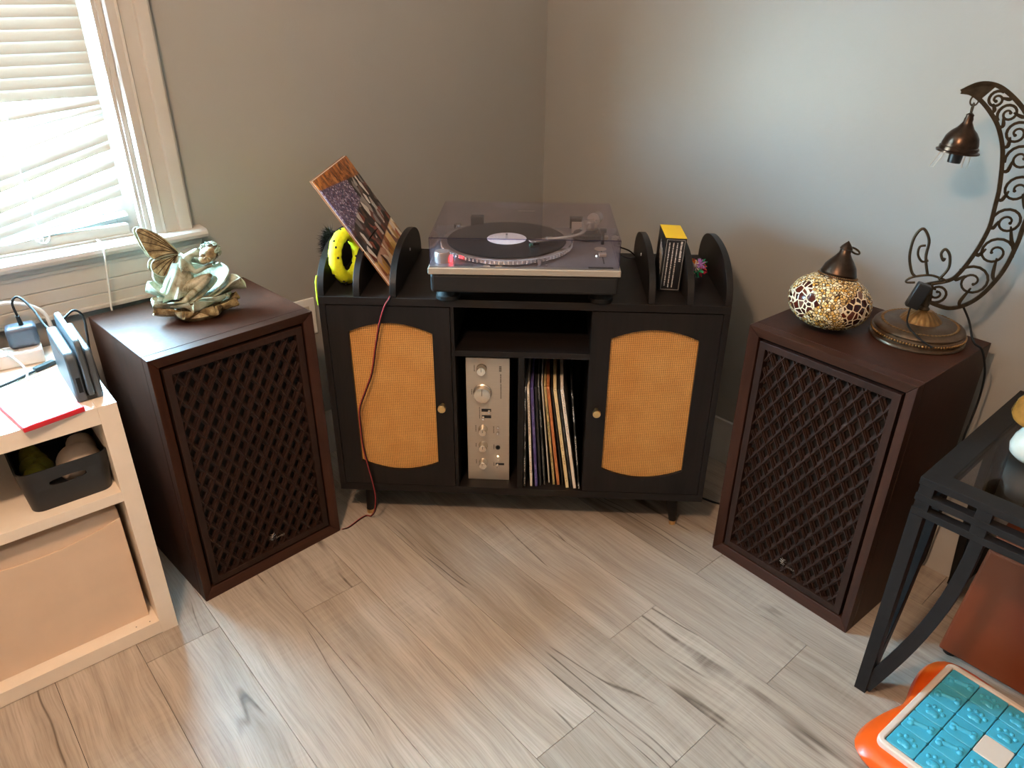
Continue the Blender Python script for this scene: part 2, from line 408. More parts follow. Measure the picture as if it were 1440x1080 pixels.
struct(MB().box(0, RX, 0, T, 0, RH).build('wall_right', M['wall']))
struct(MB().box(RX, RX+T, RY-T, T, 0, RH).build('wall_far', M['wall']))
struct(MB().box(-T, RX, RY-T, RY, 0, RH).build('wall_back', M['wall']))
struct(MB().box(-T, RX+T, RY-T, T, RH, RH+0.1).build('ceiling', M['ceiling']))
def base_prof(): return [(0,0),(0.016,0),(0.016,0.098),(0.0135,0.106),(0.0135,0.118),(0.010,0.128),(0.011,0.138),(0.007,0.148),(0,0.15)]
bp = base_prof()
struct(MB().prism([(-a, b) for a, b in bp], 0, RX, 'x').build('baseboard_right', M['trim'], None, 35))
struct(MB().prism([(a, b) for a, b in bp], RY, -0.016, 'y').build('baseboard_left', M['trim'], None, 35))
struct(MB().prism([(RX-a, b) for a, b in bp], RY, -0.016, 'y').build('baseboard_far', M['trim'], None, 35))
struct(MB().prism([(RY+a, b) for a, b in bp], 0.016, RX-0.016, 'x').build('baseboard_back', M['trim'], None, 35))

# window with sash, glass, casing, stool and apron
win = bpy.data.objects.new('window_1', None); COL.objects.link(win); win.location = (0, -1.68, WZ0); struct(win)
def wpart(mb, name, m, smooth=None, bevel=0):
    o = mb.build(name, m, win, smooth, bevel); o.location = (0, 1.68, -WZ0); return o
# jamb liners with tracks
for sgn, y in ((1, WY1), (-1, WY0)):
    j = MB(); j.box(-0.087, 0.0, min(y, y-sgn*0.012), max(y, y-sgn*0.012), WZ0, WZ1)
    for k, xx in enumerate((-0.006, -0.013, -0.020)):
        j.box(xx-0.004, xx, min(y, y-sgn*0.020), max(y, y-sgn*0.020), WZ0, WZ1)
    wpart(j, 'jamb', M['trim'], None, 0.001)
wpart(MB().box(-0.087, 0, WY0, WY1, WZ1-0.012, WZ1), 'head_jamb', M['trim'])
# lower and upper sash
def sash(z0, z1, x0, x1, nm):
    a, b_ = WY0+0.014, WY1-0.014
    m = MB().box(x0, x1, a, a+0.05, z0, z1).box(x0, x1, b_-0.05, b_, z0, z1).box(x0, x1, a+0.05, b_-0.05, z0, z0+0.05).box(x0, x1, a+0.05, b_-0.05, z1-0.04, z1)
    s_ = wpart(m, nm, M['trim'], None, 0.0015)
    g = MB().box((x0+x1)/2-0.002, (x0+x1)/2+0.002, a+0.049, b_-0.049, z0+0.049, z1-0.039).build('pane', M['pane'], s_)
M['pane'] = acrylic_mat('window_glass', (0.94, 0.97, 0.98, 1))
sash(WZ0+0.03, 1.45, -0.070, -0.048, 'lower_sash'); sash(1.41, WZ1-0.012, -0.089, -0.071, 'upper_sash')
wpart(MB().box(-0.088, -0.004, WY0, WY1, WZ0, WZ0+0.03), 'sill', M['trim'], None, 0.002)
# casing profile (distance from opening, thickness)
cp = [(0.0,0.0),(0.0,0.014),(0.004,0.019),(0.022,0.019),(0.027,0.023),(0.030,0.017),(0.036,0.0165),(0.060,0.018),(0.063,0.024),(0.069,0.026),(0.090,0.026),(0.095,0.022),(0.095,0.0)]
wpart(MB().prism([(t, WY1+d) for d, t in cp], WZ0+0.022, WZ1+0.095, 'z'), 'casing', M['trim'], 30)
wpart(MB().prism([(t, WY0-d) for d, t in cp], WZ0+0.022, WZ1+0.095, 'z'), 'casing', M['trim'], 30)
wpart(MB().prism([(t, WZ1+d) for d, t in cp], WY0, WY1, 'y'), 'casing', M['trim'], 30)
# stool (inside sill) with nosing, and apron below in three bands
st = [(-0.004,0.824),(0.046,0.824),(0.052,0.820),(0.055,0.812),(0.052,0.804),(0.046,0.800),(-0.004,0.800)]
wpart(MB().prism(st, WY0-0.12, WY1+0.12, 'y'), 'stool', M['trim'], 35, 0.001)
cove = [(0,0.800),(0.042,0.800),(0.038,0.790),(0.030,0.784),(0.028,0.776),(0,0.776)]
wpart(MB().prism(cove, WY0-0.105, WY1+0.105, 'y'), 'cove_moulding', M['trim'], 35)
ap = [(0,0.776),(0.024,0.776),(0.024,0.740),(0.020,0.738),(0.022,0.735),(0.022,0.706),(0.018,0.704),(0.020,0.701),(0.020,0.678),(0.026,0.676),(0.026,0.668),(0.016,0.664),(0,0.664)]
wpart(MB().prism(ap, WY0-0.10, WY1+0.10, 'y'), 'apron', M['trim'], 30)

# ceiling lamp (above and behind the viewer): the room's warm light
M['lamp_glass'] = emis_mat('warm_lit_lamp_glass', (1.0, 0.70, 0.42, 1), 1.5)
cl = thing('ceiling_lamp', 'round flush ceiling lamp with warm glass bowl', 'lamp', (LAMP_XYZ[0], LAMP_XYZ[1], RH), 0)
MB().lathe([(0, 0), (0.15, 0), (0.16, -0.01), (0.16, -0.03), (0.14, -0.035)], 32).build('canopy', M['white_plastic'], cl, 40)
MB().lathe([(0.14, -0.034), (0.135, -0.06), (0.11, -0.085), (0.06, -0.10), (0, -0.105)], 32).build('glass_bowl', M['lamp_glass'], cl, 60)
ld = bpy.data.lights.new('ceiling_lamp_light', 'POINT'); ld.energy = LAMP_W; ld.color = (1.0, 0.66, 0.42); ld.shadow_soft_size = 0.07
lo = bpy.data.objects.new('ceiling_lamp_light', ld); COL.objects.link(lo); lo.parent = cl; lo.location = (0, 0, LAMP_XYZ[2]-RH)

# ---------------------------------------------------------------- venetian blind
M['slat'] = slat_mat()
bl = thing('window_blind', 'white venetian blind with bent drooping lower slats in window', 'blind', (-0.027, -1.68, WZ0+0.03))
def slat(z, slope=0.0, tilt=68, zl=None, wd=0.026):
    y0, y1 = -1.404, -1.960; n = 22; g = []
    t = R_(tilt)
    for i in range(n+1):
        y = y0 + (y1-y0)*i/n; s = (y0-y)
        dz = -slope*min(s, 0.34)
        if zl is not None:
            f = min(1, max(0, (s-0.28)/0.22)); f = f*f*(3-2*f); dz = dz*(1-f) + (zl-z)*f
        row = []
        for k in range(5):
            u = (k/4-0.5)*wd; c = 0.0022*(1-(2*k/4-1)**2)
            row.append((u*math.cos(t) + c*math.sin(t), y+1.68, z + dz + u*math.sin(t)*-1 + c*math.cos(t) - WZ0-0.03))
        g.append(row)
    o = MB().sheet(g, 0.0009).build('slat', M['slat'], bl, 60)
zt = 1.159
for k in range(33): slat(zt + 0.0236*k + 0.005, 0.0, 82 + rnd.uniform(-1.2, 1.2), None, 0.029)
for i, (z, sl, ti) in enumerate(((1.143, 0.10, 66), (1.131, 0.17, 55), (1.121, 0.24, 45), (1.108, 0.27, 55), (1.063, 0.26, 78), (1.043, 0.27, 74), (1.003, 0.28, 74), (0.960, 0.225, 76), (0.933, 0.21, 74), (0.876, 0.09, 15))):
    slat(z, sl, ti, 1.136 - 0.0285*i)
MB().box(-0.0125, 0.0125, -0.280, 0.274, -0.004, 0.022).build('bottom_rail', M['slat'], bl, None, 0.003)
MB().box(-0.02, 0.02, -0.285, 0.285, 1.175, 1.215).build('head_rail', M['slat'], bl, None, 0.002)
for yy in (-1.60, -1.86):
    pts = [(0.016 + 0.003*math.sin(k*2.1), yy+1.68+0.004*math.sin(k*1.7), 0.01+0.0236*k) for k in range(50)]
    o = MB().tube(smoothpath(pts, 2), 0.0011, 5).build('ladder_cord', M['white_plastic'], bl, 60)
    pts = [(-0.014, yy+1.68+0.003*math.sin(k*1.3), 0.01+0.0236*k) for k in range(50)]
    MB().tube(smoothpath(pts, 2), 0.0009, 5).build('ladder_cord', M['white_plastic'], bl, 60)
kn = [(0.018+0.006*math.cos(k*1.1), 0.08+0.012*math.sin(k*0.9)+0.002*k-0.012, 0.018+0.007*math.sin(k*1.6)) for k in range(12)]
MB().tube(smoothpath(kn, 3), 0.0012, 5).build('cord_knot', M['white_plastic'], bl, 60)

# outlet on the left wall
ou = thing('wall_outlet', 'small cream outlet plate low on the wall behind left speaker', 'outlet', (0, -0.985, 0.49))
MB().box(0, 0.006, -0.036, 0.036, -0.058, 0.058).build('plate', M['white_plastic'], ou, None, 0.002)
for zz in (-0.022, 0.022): MB().box(0.006, 0.008, -0.016, 0.016, zz-0.013, zz+0.013).build('socket', M['trim'], ou, None, 0.002)

# ================================================================ speakers
SW, SD, SH = 0.399, 0.345, 0.6764
def text_mesh(name, body, size, m, extr=0.0004):
    cu = bpy.data.curves.new(name, 'FONT'); cu.body = body; cu.size = size; cu.extrude = extr; cu.align_x = 'LEFT'
    ob = bpy.data.objects.new(name, cu); COL.objects.link(ob)
    dg = bpy.context.evaluated_depsgraph_get(); me = bpy.data.meshes.new_from_object(ob.evaluated_get(dg))
    bpy.data.objects.remove(ob); me.materials.clear(); me.materials.append(m); return me
def clip_bar(u0, W2, z0, z1, ang):
    # segment of line through (u0, z0) with angle ang clipped to |u|<W2 and z0..z1
    du, dz = math.cos(ang), math.sin(ang); t0, t1 = 0.0, (z1-z0)/dz
    for lim, s in ((W2, 1), (-W2, -1)):
        # s*(u0+t du) <= W2
        a = s*du; b_ = W2 - s*u0
        if abs(a) < 1e-9:
            if b_ < 0: return None
        elif a > 0: t1 = min(t1, b_/a)
        else: t0 = max(t0, b_/a)
    if t1 - t0 < 0.006: return None
    return (u0+t0*du, z0+t0*dz, u0+t1*du, z0+t1*dz)
def make_speaker(label, x, y, deg):
    t = thing('floor_speaker', label, 'speaker', (*RM(x, y), 0), RA(deg), 'pair of wooden speakers')
    h = SW/2
    # hollow cabinet: body behind the baffle and shell walls ahead of it
    MB().box(-h, h, 0.030, SD, 0, SH).build('cabinet', M['walnut'], t, None, 0.0015)
    iw, zi0, zi1 = 0.176, 0.026, SH-0.027
    for nm, pl, mt in (('top_rail', [(-h, SH), (h, SH), (iw, zi1), (-iw, zi1)], 'walnut_x'), ('bottom_rail', [(-h, 0), (-iw, zi0), (iw, zi0), (h, 0)], 'walnut_x'),
                   ('side_rail', [(-h, 0), (-h, SH), (-iw, zi1), (-iw, zi0)], 'walnut'), ('side_rail', [(h, 0), (iw, zi0), (iw, zi1), (h, SH)], 'walnut')):
        m = MB(); n = 4
        # mitred moulding, sloping in towards the grille
        yo = [0.0, 0.0, 0.010, 0.010]
        vs = [(p[0], yy, p[1]) for p, yy in zip(pl, [0.0 if (abs(abs(p[0])-h) < 1e-6 and (p[1] in (0, SH))) else 0.010 for p in pl])] + [(p[0], 0.030, p[1]) for p in pl]
        m.add(vs, [(0,1,2,3), (7,6,5,4), (0,4,5,1), (1,5,6,2), (2,6,7,3), (3,7,4,0)])
        m.build(nm, M[mt], t, None, 0.0015)
    # grille: frame, cloth, lattice of bars crossing at sixty degrees, badge
    g0, g1, gz0, gz1 = -0.170, 0.170, 0.032, SH-0.034
    fr = 0.017
    gr = MB().ring([(g0,gz0),(g1,gz0),(g1,gz1),(g0,gz1)], [(g0+fr,gz0+fr),(g1-fr,gz0+fr),(g1-fr,gz1-fr),(g0+fr,gz1-fr)], 0.008, 0.028).build('grille', M['lattice'], t, None, 0.001)
    MB().box(g0+0.002, g1-0.002, 0.0285, 0.0295, gz0+0.002, gz1-0.002).build('grille_cloth', M['black_cloth'], gr)
    W2, z0, z1 = (g1-g0)/2-fr+0.001, gz0+fr-0.001, gz1-fr+0.001
    pitch = 0.0335
    for sgn, yf in ((1, 0.0115), (-1, 0.0125)):
        for k in range(-24, 25):
            sg = clip_bar(k*pitch + pitch*0.5*(sgn < 0), W2, z0, z1, R_(60) if sgn > 0 else R_(120))
            if not sg: continue
            a = Vector((sg[0], 0, sg[1])); b_ = Vector((sg[2], 0, sg[3])); L = (b_-a).length; d = (b_-a)/L
            pr = Vector((d.z, 0, -d.x))
            m = MB()
            prof = [(-0.0074, 0.0275), (-0.0074, yf+0.0100), (-0.0036, yf+0.0094), (-0.0032, yf+0.0045), (-0.0016, yf+0.0035), (-0.0013, yf), (0.0013, yf), (0.0016, yf+0.0035), (0.0032, yf+0.0045), (0.0036, yf+0.0094), (0.0074, yf+0.0100), (0.0074, 0.0275)]
            vs = [tuple(a + pr*u + Vector((0, yy, 0))) for u, yy in prof] + [tuple(b_ + pr*u + Vector((0, yy, 0))) for u, yy in prof]
            n = len(prof)
            m.add(vs, [tuple(range(n)), tuple(reversed(range(n, 2*n)))] + [(i, n+i, n+(i+1)%n, (i+1)%n) for i in range(n)])
            o = m.build('lattice_bar', M['lattice'], gr)
    # badge: sprig emblem with maker's name
    bd = MB()
    bx, bz, by = 0.004, 0.086, 0.009
    def stroke(pts, r=0.0009): bd.tube([(bx+a, by, bz+b_) for a, b_ in pts], r, 5)
    stroke([(-0.004,-0.008),(0.000,0.000),(0.001,0.009)]); stroke([(0,0),(-0.008,0.004)]); stroke([(0,0),(0.009,0.003)]); stroke([(0.0005,0.004),(-0.005,0.010)]); stroke([(0.0005,0.004),(0.006,0.010)])
    stroke([(-0.002,-0.004),(-0.009,-0.003)]); stroke([(-0.002,-0.004),(0.006,-0.006)]); stroke([(-0.006,-0.009),(0.004,-0.009)])
    bo = bd.build('badge', M['chrome'], gr)
    tm = text_mesh('badge_lettering', 'SANSUI', 0.0075, M['chrome'])
    o = inst(tm, 'badge_lettering', bo, (bx+0.009, by, bz-0.011), (R_(90), 0, 0))
    return t
ls = make_speaker('dark walnut floor speaker under the window, carrying the fairy statuette', -0.6289, 1.5425, 45.56)
rs = make_speaker('dark walnut floor speaker beside the glass table, carrying the crescent lamp', 0.6866, 1.4661, -51.17)

# ================================================================ record cabinet
cab = thing('record_cabinet', 'black wooden record cabinet with cane doors and arched dividers', 'cabinet', (*RM(0.0235, 1.6988), 0), RA(-2.83))
CAB = cab.matrix_basis.copy()
CW, CD, CZ0, CZ1 = 0.507, 0.40, 0.118, 0.7004
B_ = 'blackwood'; BX_ = 'blackwood_x'
MB().box(-CW, CW, 0, CD, CZ1-0.020, CZ1).build('top_panel', M[BX_], cab, None, 0.0008)
MB().box(-CW, CW, 0, CD, CZ0, 0.1405).build('bottom_panel', M[BX_], cab, None, 0.0008)
for s in (-1, 1):
    MB().box(min(s*CW, s*0.4915), max(s*CW, s*0.4915), 0, CD, 0.1405, CZ1-0.020).build('side_panel', M[B_], cab, None, 0.0008)
for a, b_ in ((-0.186, -0.170), (0.1725, 0.1885)):
    MB().box(a, b_, 0.018 if a < 0 else 0.018, 0.385, 0.1405, CZ1-0.020).build('partition', M[B_], cab)
MB().box(-0.178, -0.170, 0.001, 0.018, 0.1405, CZ1-0.020).build('partition_edge', M[B_], cab)
MB().box(-0.170, 0.1725, 0.004, 0.385, 0.5445, 0.5605).build('shelf', M[BX_], cab, None, 0.0008)
MB().box(-0.008, 0.008, 0.004, 0.385, 0.1405, 0.5445).build('divider', M[B_], cab, None, 0.0008)
MB().box(-0.4915, 0.4915, 0.385, 0.395, 0.1405, CZ1-0.020).build('back_panel', M[B_], cab)
def arch_loop(x0, x1, zlo, zhi, rise, n=12):
    p = [(x0, zlo)]
    for i in range(n+1): # bottom arc, bulging down
        t = i/n; p.append((x0+(x1-x0)*t, zlo - rise*math.sin(PI*t)**0.9))
    for i in range(n+1):
        t = i/n; p.append((x1-(x1-x0)*t, zhi + rise*math.sin(PI*t)**0.9))
    # drop duplicates
    q = [p[1]]
    for a in p[2:]:
        if abs(a[0]-q[-1][0])+abs(a[1]-q[-1][1]) > 1e-6: q.append(a)
    return q
def rect_match(loop, x0, x1, z0, z1, n=12):
    q = []
    for i in range(n+1): q.append((x0+(x1-x0)*i/n, z0))
    for i in range(n+1): q.append((x1-(x1-x0)*i/n, z1))
    return q
for (x0, x1, kx, hx0, hx1) in ((-0.4895, -0.1800, -0.2062, -0.4386, -0.2254), (0.1733, 0.4900, 0.1977, 0.2222, 0.4410)):
    z0, z1 = 0.1425, CZ1-0.0225
    lp = arch_loop(hx0, hx1, 0.217, 0.607, 0.0265); rc = rect_match(lp, x0, x1, z0, z1)
    d = MB().ring(rc, lp, 0.0, 0.016).build('door', M[B_], cab)
    MB().box(hx0-0.012, hx1+0.012, 0.009, 0.012, 0.178, 0.645).build('cane_panel', M['rattan'], d)
    MB().box(hx0-0.02, hx1+0.02, 0.0125, 0.0145, 0.172, 0.650).build('backing', M['black_cloth'], d)
    Mk = Matrix.Translation((kx, 0, 0.402)) @ Matrix.Rotation(R_(90), 4, 'X')
    MB().lathe([(0, 0), (0.006, 0), (0.0055, 0.004), (0.005, 0.010), (0.0095, 0.013), (0.0105, 0.016), (0.0105, 0.024), (0.0095, 0.0255), (0, 0.0255)], 24, Mk).build('knob', M['brass'], d, 40)
for sx_ in (-1, 1):
    for yy in (0.065, 0.335):
        lg = MB().cone((sx_*0.432, yy, CZ0), (sx_*0.444, yy + (-0.012 if yy < 0.2 else 0.012), 0.012), 0.021, 0.0105, 18).build('leg', M[B_], cab, 50)
        MB().cone((sx_*0.4437, yy + (-0.0117 if yy < 0.2 else 0.0117), 0.0135), (sx_*0.4445, yy + (-0.0125 if yy < 0.2 else 0.0125), 0.0), 0.0108, 0.0095, 18).build('foot_cap', M['brass'], lg, 50)
# arched record dividers on the top
def lobe(h, a, n=28, e=2.3):
    p = []
    for i in range(n+1):
        t = PI*i/n; c, s = math.cos(t), math.sin(t)
        p.append((a - a*math.copysign(abs(c)**(2/e), c) + 0.003, CZ1 + h*abs(s)**(2/e)))
    return p
lob = MB().prism(lobe(0.104, 0.195), -0.008, 0.008, 'x').mesh('divider_arch', M['blackwood_x'], 35)
for xx in (-0.499, -0.410, -0.319, 0.314, 0.4065, 0.499): inst(lob, 'divider_arch', cab, (xx, 0, 0), bevel=0.0008)
for xx, s in ((-0.311, 1), (0.306, -1)):
    MB().cone((xx, 0.215, 0.757), (xx+s*0.0015, 0.215, 0.757), 0.004, 0.004, 12).build('screw_cover', M['white_plastic'], cab)

# ================================================================ turntable
tt = thing('turntable', 'silver direct drive turntable with tinted lid, a record on its platter', 'turntable', (*RM(0.0263, 1.6543), CZ1), RA(-1.86))
for xx in (-0.187, 0.187):
    for yy in (0.058, 0.30):
        MB().lathe([(0, 0), (0.026, 0), (0.030, 0.004), (0.030, 0.013), (0.026, 0.017), (0.024, 0.034), (0, 0.034)], 28, Matrix.Translation((xx, yy, 0))).build('foot', M['black_rubber'], tt, 40)
MB().box(-0.222, 0.222, 0.004, 0.348, 0.034, 0.081).build('plinth', M['plinth'], tt, None, 0.008, 3)
MB().box(-0.226, 0.226, 0, 0.352, 0.081, 0.097).build('silver_band', M['silver'], tt, None, 0.0025, 3)
dk = MB().box(-0.222, 0.222, 0.004, 0.348, 0.0968, 0.0991).build('deck_plate', M['deck'], tt)
PXY = (-0.048, 0.178)
Tm = Matrix.Translation((PXY[0], PXY[1], 0))
pf = MB().lathe([(0, 0.1005), (0.160, 0.1005), (0.166, 0.103), (0.166, 0.112), (0.163, 0.1145), (0, 0.1145)], 72, Tm).build('platter', M['chrome'], tt, 30)
dm = MB()
for k in range(96):
    a = 2*PI*k/96
    for zz in (0.1055, 0.1095): dm.ball((PXY[0]+0.166*math.cos(a), PXY[1]+0.166*math.sin(a), zz), (0.0022, 0.0022, 0.0012), 6, 4)
dmo = dm.build('strobe_dots', M['chrome'], pf); dmo['kind'] = 'stuff'
def vinyl_mat():
    m, nt, b = new_mat('black_vinyl_grooves')
    t = nd(nt, 'ShaderNodeTexCoord'); s = nd(nt, 'ShaderNodeSeparateXYZ'); nt.links.new(t.outputs['Object'], s.inputs[0])
    r = math_(nt, 'SQRT', math_(nt, 'ADD', math_(nt, 'POWER', s.outputs['X'], 2), math_(nt, 'POWER', s.outputs['Y'], 2)))
    g = math_(nt, 'SINE', math_(nt, 'MULTIPLY', r, 2600)); n = noise(nt, t.outputs['Object'], 9, 2)
    nt.links.new(ramp(nt, n, [(0.3, lin(16,16,17)), (0.7, lin(24,24,26))]), b.inputs['Base Color']); b.inputs['Roughness'].default_value = 0.26
    bump(nt, b, g, 0.25, 0.0004); return m
M['vinyl'] = vinyl_mat()
rec = thing('vinyl_record', 'black vinyl record with white centre label lying on the turntable platter', 'record', tuple(Matrix.Translation(tt.location) @ Matrix.Rotation(tt.rotation_euler.z, 4, 'Z') @ Vector((PXY[0], PXY[1], 0.1147))), tt.rotation_euler.z)
MB().lathe([(0.0036, 0), (0.149, 0), (0.1505, 0.001), (0.149, 0.002), (0.0036, 0.002)], 80).build('disc', M['vinyl'], rec, 30)
MB().lathe([(0.0036, 0.002), (0.050, 0.002), (0.050, 0.0023), (0.0036, 0.0023)], 48).build('label', M['paper'], rec, 30)
MB().cone((PXY[0], PXY[1], 0.1147), (PXY[0], PXY[1], 0.129), 0.0035, 0.0028, 12).build('spindle', M['chrome'], tt, 40)
# strobe tower with red glow, buttons, target lamp
M['red_led'] = emis_mat('red_strobe_light', (1.0, 0.04, 0.05, 1), 6.0)
M['white_led'] = emis_mat('small_white_led', (0.9, 1.0, 0.85, 1), 3.0)
M['amber_led'] = emis_mat('small_amber_led', (1.0, 0.75, 0.4, 1), 4.0)
st_ = MB().lathe([(0, 0.0991), (0.018, 0.0991), (0.018, 0.122), (0.0165, 0.125), (0, 0.125)], 32, Matrix.Translation((-0.196, 0.042, 0))).build('strobe_knob', M['silver'], tt, 40)
MB().box(-0.178, -0.172, 0.036, 0.052, 0.0995, 0.112).build('strobe_window', M['red_led'], st_)
MB().box(-0.165, -0.120, 0.008, 0.022, 0.0991, 0.1005).build('start_button', M['grey_plastic'], tt, None, 0.0006)
for xx in (-0.088, -0.060): MB().box(xx-0.008, xx+0.008, 0.010, 0.020, 0.0991, 0.1003).build('speed_button', M['silver'], tt, None, 0.0006)
tg = MB().cone((0.035, 0.022, 0.0991), (0.035, 0.022, 0.115), 0.0055, 0.0055, 16).build('target_lamp', M['chrome'], tt, 40)
MB().cone((0.052, 0.020, 0.0991), (0.052, 0.020, 0.102), 0.0025, 0.0025, 12).build('target_button', M['chrome'], tt, 40)
MB().box(0.150, 0.208, 0.010, 0.018, 0.0991, 0.1002).build('pitch_plate', M['black_plastic'], tt)
MB().box(0.1875, 0.1905, 0.045, 0.165, 0.0991, 0.0996).build('pitch_slot', M['black_plastic'], tt)
MB().box(0.180, 0.198, 0.094, 0.108, 0.0996, 0.108).build('pitch_fader', M['silver'], tt, None, 0.001)
MB().ball((0.174, 0.100, 0.1), 0.0022, 10, 6).build('quartz_led', M['white_led'], tt)
MB().lathe([(0, 0.0991), (0.015, 0.0991), (0.015, 0.1005), (0, 0.1005)], 24, Matrix.Translation((0.188, 0.158, 0))).build('pitch_reset', M['silver'], tt, 40)
# tonearm: base ring, pivot, curved arm, headshell with cartridge, counterweight, rest
AX, AY = 0.164, 0.262
MB().lathe([(0, 0.0991), (0.046, 0.0991), (0.046, 0.103), (0.040, 0.105), (0.040, 0.111), (0.024, 0.113), (0.024, 0.122), (0, 0.122)], 40, Matrix.Translation((AX, AY, 0))).build('arm_base', M['black_plastic'], tt, 35)
ap_ = MB().lathe([(0, 0.122), (0.015, 0.122), (0.015, 0.140), (0.010, 0.144), (0, 0.144)], 24, Matrix.Translation((AX, AY, 0)))
ap_.box(AX-0.020, AX-0.015, AY-0.006, AY+0.006, 0.112, 0.144).box(AX+0.015, AX+0.020, AY-0.006, AY+0.006, 0.112, 0.144)
ap_.build('gimbal', M['satin'], tt, 40)
hx, hy = 0.022, 0.120
arm = smoothpath([(AX+0.012, AY+0.030, 0.136), (AX, AY, 0.136), (AX-0.014, AY-0.040, 0.135), (AX-0.018, AY-0.075, 0.134), (AX-0.045, AY-0.105, 0.132), (AX-0.085, AY-0.120, 0.130), (hx+0.036, hy+0.018, 0.129)], 6)
MB().tube(arm, 0.0042, 12).build('tonearm', M['satin'], tt, 60)
hd = Matrix.Translation((hx+0.030, hy+0.015, 0.129)) @ Matrix.Rotation(R_(26), 4, 'Z')
hs = MB().box(-0.044, 0.004, -0.009, 0.009, -0.002, 0.002, hd).cone(tuple(hd@Vector((0.0,0,0))), tuple(hd@Vector((0.014,0,0))), 0.006, 0.006, 14).build('headshell', M['satin'], tt, 40, 0.0006)
MB().tube([tuple(hd@Vector((-0.040, -0.009, 0.001))), tuple(hd@Vector((-0.041, -0.018, 0.003))), tuple(hd@Vector((-0.044, -0.027, 0.007)))], 0.0013, 6).build('finger_lift', M['chrome'], hs)
M['green_plastic'] = plain('green_cartridge_plastic', lin(34,92,66), 0.3)
MB().box(-0.040, -0.022, -0.007, 0.007, -0.0095, -0.002, hd).build('cartridge', M['black_plastic'], hs, None, 0.001)
MB().box(-0.046, -0.034, -0.004, 0.004, -0.0118, -0.006, hd).build('stylus_guard', M['green_plastic'], hs, None, 0.001)
cwm = Vector((AX+0.012, AY+0.030, 0.136)); cdir = Vector((0.012, 0.030, 0)).normalized()
MB().cone(tuple(cwm + cdir*0.004), tuple(cwm + cdir*0.034), 0.0165, 0.0165, 28).build('counterweight', M['satin'], tt, 40, 0.001)
MB().cone(tuple(cwm + cdir*0.000), tuple(cwm + cdir*0.006), 0.0172, 0.0172, 28).build('tracking_dial', M['silver'], tt, 40)
MB().cone((AX+0.032, AY-0.062, 0.0991), (AX+0.032, AY-0.062, 0.132), 0.004, 0.004, 12).box(AX+0.024, AX+0.040, AY-0.067, AY-0.057, 0.130, 0.139).build('arm_rest', M['black_plastic'], tt, 40)
MB().box(AX-0.044, AX-0.018, AY+0.028, AY+0.034, 0.0991, 0.130).build('lift_plate', M['silver'], tt, None, 0.001)
MB().lathe([(0, 0.0991), (0.010, 0.0991), (0.010, 0.108), (0, 0.108)], 20, Matrix.Translation((AX+0.040, AY-0.020, 0))).build('antiskate_dial', M['silver'], tt, 40)
MB().cone((-0.185, 0.300, 0.0991), (-0.185, 0.300, 0.118), 0.010, 0.010, 20).build('adapter_holder', M['chrome'], tt, 40)
# tinted dust cover (open box of clear sheets) with hinges
M['lid'] = acrylic_mat('smoky_clear_acrylic', (0.945, 0.925, 0.965, 1))
M['lid_edge'] = acrylic_mat('acrylic_cut_edge', (0.42, 0.40, 0.66, 1))
lx, ly0, ly1, lz0, lz1, e = 0.2215, 0.010, 0.350, 0.1005, 0.1667, 0.003
dc = MB().box(-lx, lx, ly0, ly1, lz1-e, lz1).build('dust_cover', M['lid'], tt)
MB().box(-lx, lx, ly0, ly0+e, lz0, lz1-e).build('front_sheet', M['lid'], dc)
MB().box(-lx, lx, ly1-e, ly1, lz0, lz1-e).build('rear_sheet', M['lid'], dc)
for s in (-1, 1):
    MB().box(min(s*lx, s*(lx-e)), max(s*lx, s*(lx-e)), ly0+e, ly1-e, lz0, lz1-e).build('side_sheet', M['lid'], dc)
    MB().box(min(s*lx, s*(lx-0.0012)), max(s*lx, s*(lx-0.0012)), ly0-0.0006, ly0, lz0, lz1).build('edge', M['lid_edge'], dc)
    MB().box(s*0.135-0.018, s*0.135+0.018, 0.338, 0.360, 0.085, 0.128).build('hinge', M['black_plastic'], dc, None, 0.002)
MB().box(-lx, lx, ly0-0.0006, ly0, lz1-0.0016, lz1).build('edge', M['lid_edge'], dc)
lt = MB()
for k in range(12): lt.box(-0.022+k*0.0037, -0.022+k*0.0037+0.0026, 0.255, 0.2565 + 0.0015*((k*7)%3 > 0), lz1, lz1+0.0002)
lt.build('lid_print', M['silver'], dc)

# ================================================================ things in and on the record cabinet
def cabp(x, y, z): return tuple(CABW @ Vector((x, y, z)))
CABW = Matrix.Translation(cab.location) @ Matrix.Rotation(cab.rotation_euler.z, 4, 'Z')
CAZ = cab.rotation_euler.z
# amplifier standing on its side
am = thing('stereo_amplifier', 'silver faced stereo amplifier standing on its side in the cabinet', 'amplifier', cabp(-0.090, 0.040, 0.1405), CAZ)
M['amp_case'] = plain('dark_amplifier_case', lin(34,32,32), 0.5, 0.4)
M['print'] = plain('dark_panel_print', lin(58,52,46), 0.6)
MB().box(-0.054, 0.054, 0.006, 0.300, 0.003, 0.381).build('case', M['amp_case'], am, None, 0.001)
MB().box(-0.058, 0.058, 0.0, 0.006, 0.0, 0.384).build('faceplate', M['silver'], am, None, 0.0012)
def fx(x, z): return (x+0.090, z-0.1405)
def kn_(x, z, r, h, nm='knob', skirt=True):
    a, b_ = fx(x, z); K = Matrix.Translation((a, 0, b_)) @ Matrix.Rotation(R_(90), 4, 'X')
    pr = [(0, 0), (r*1.12, 0), (r*1.12, 0.002), (r, 0.004), (r*0.97, h-0.001), (r*0.9, h), (0, h)]
    o = MB().lathe(pr, 32, K).build(nm, M['satin'], am, 35)
    MB().box(a-0.0006, a+0.0006, -h-0.0006, -h, b_, b_+r*0.85).build('pointer', M['print'], o)
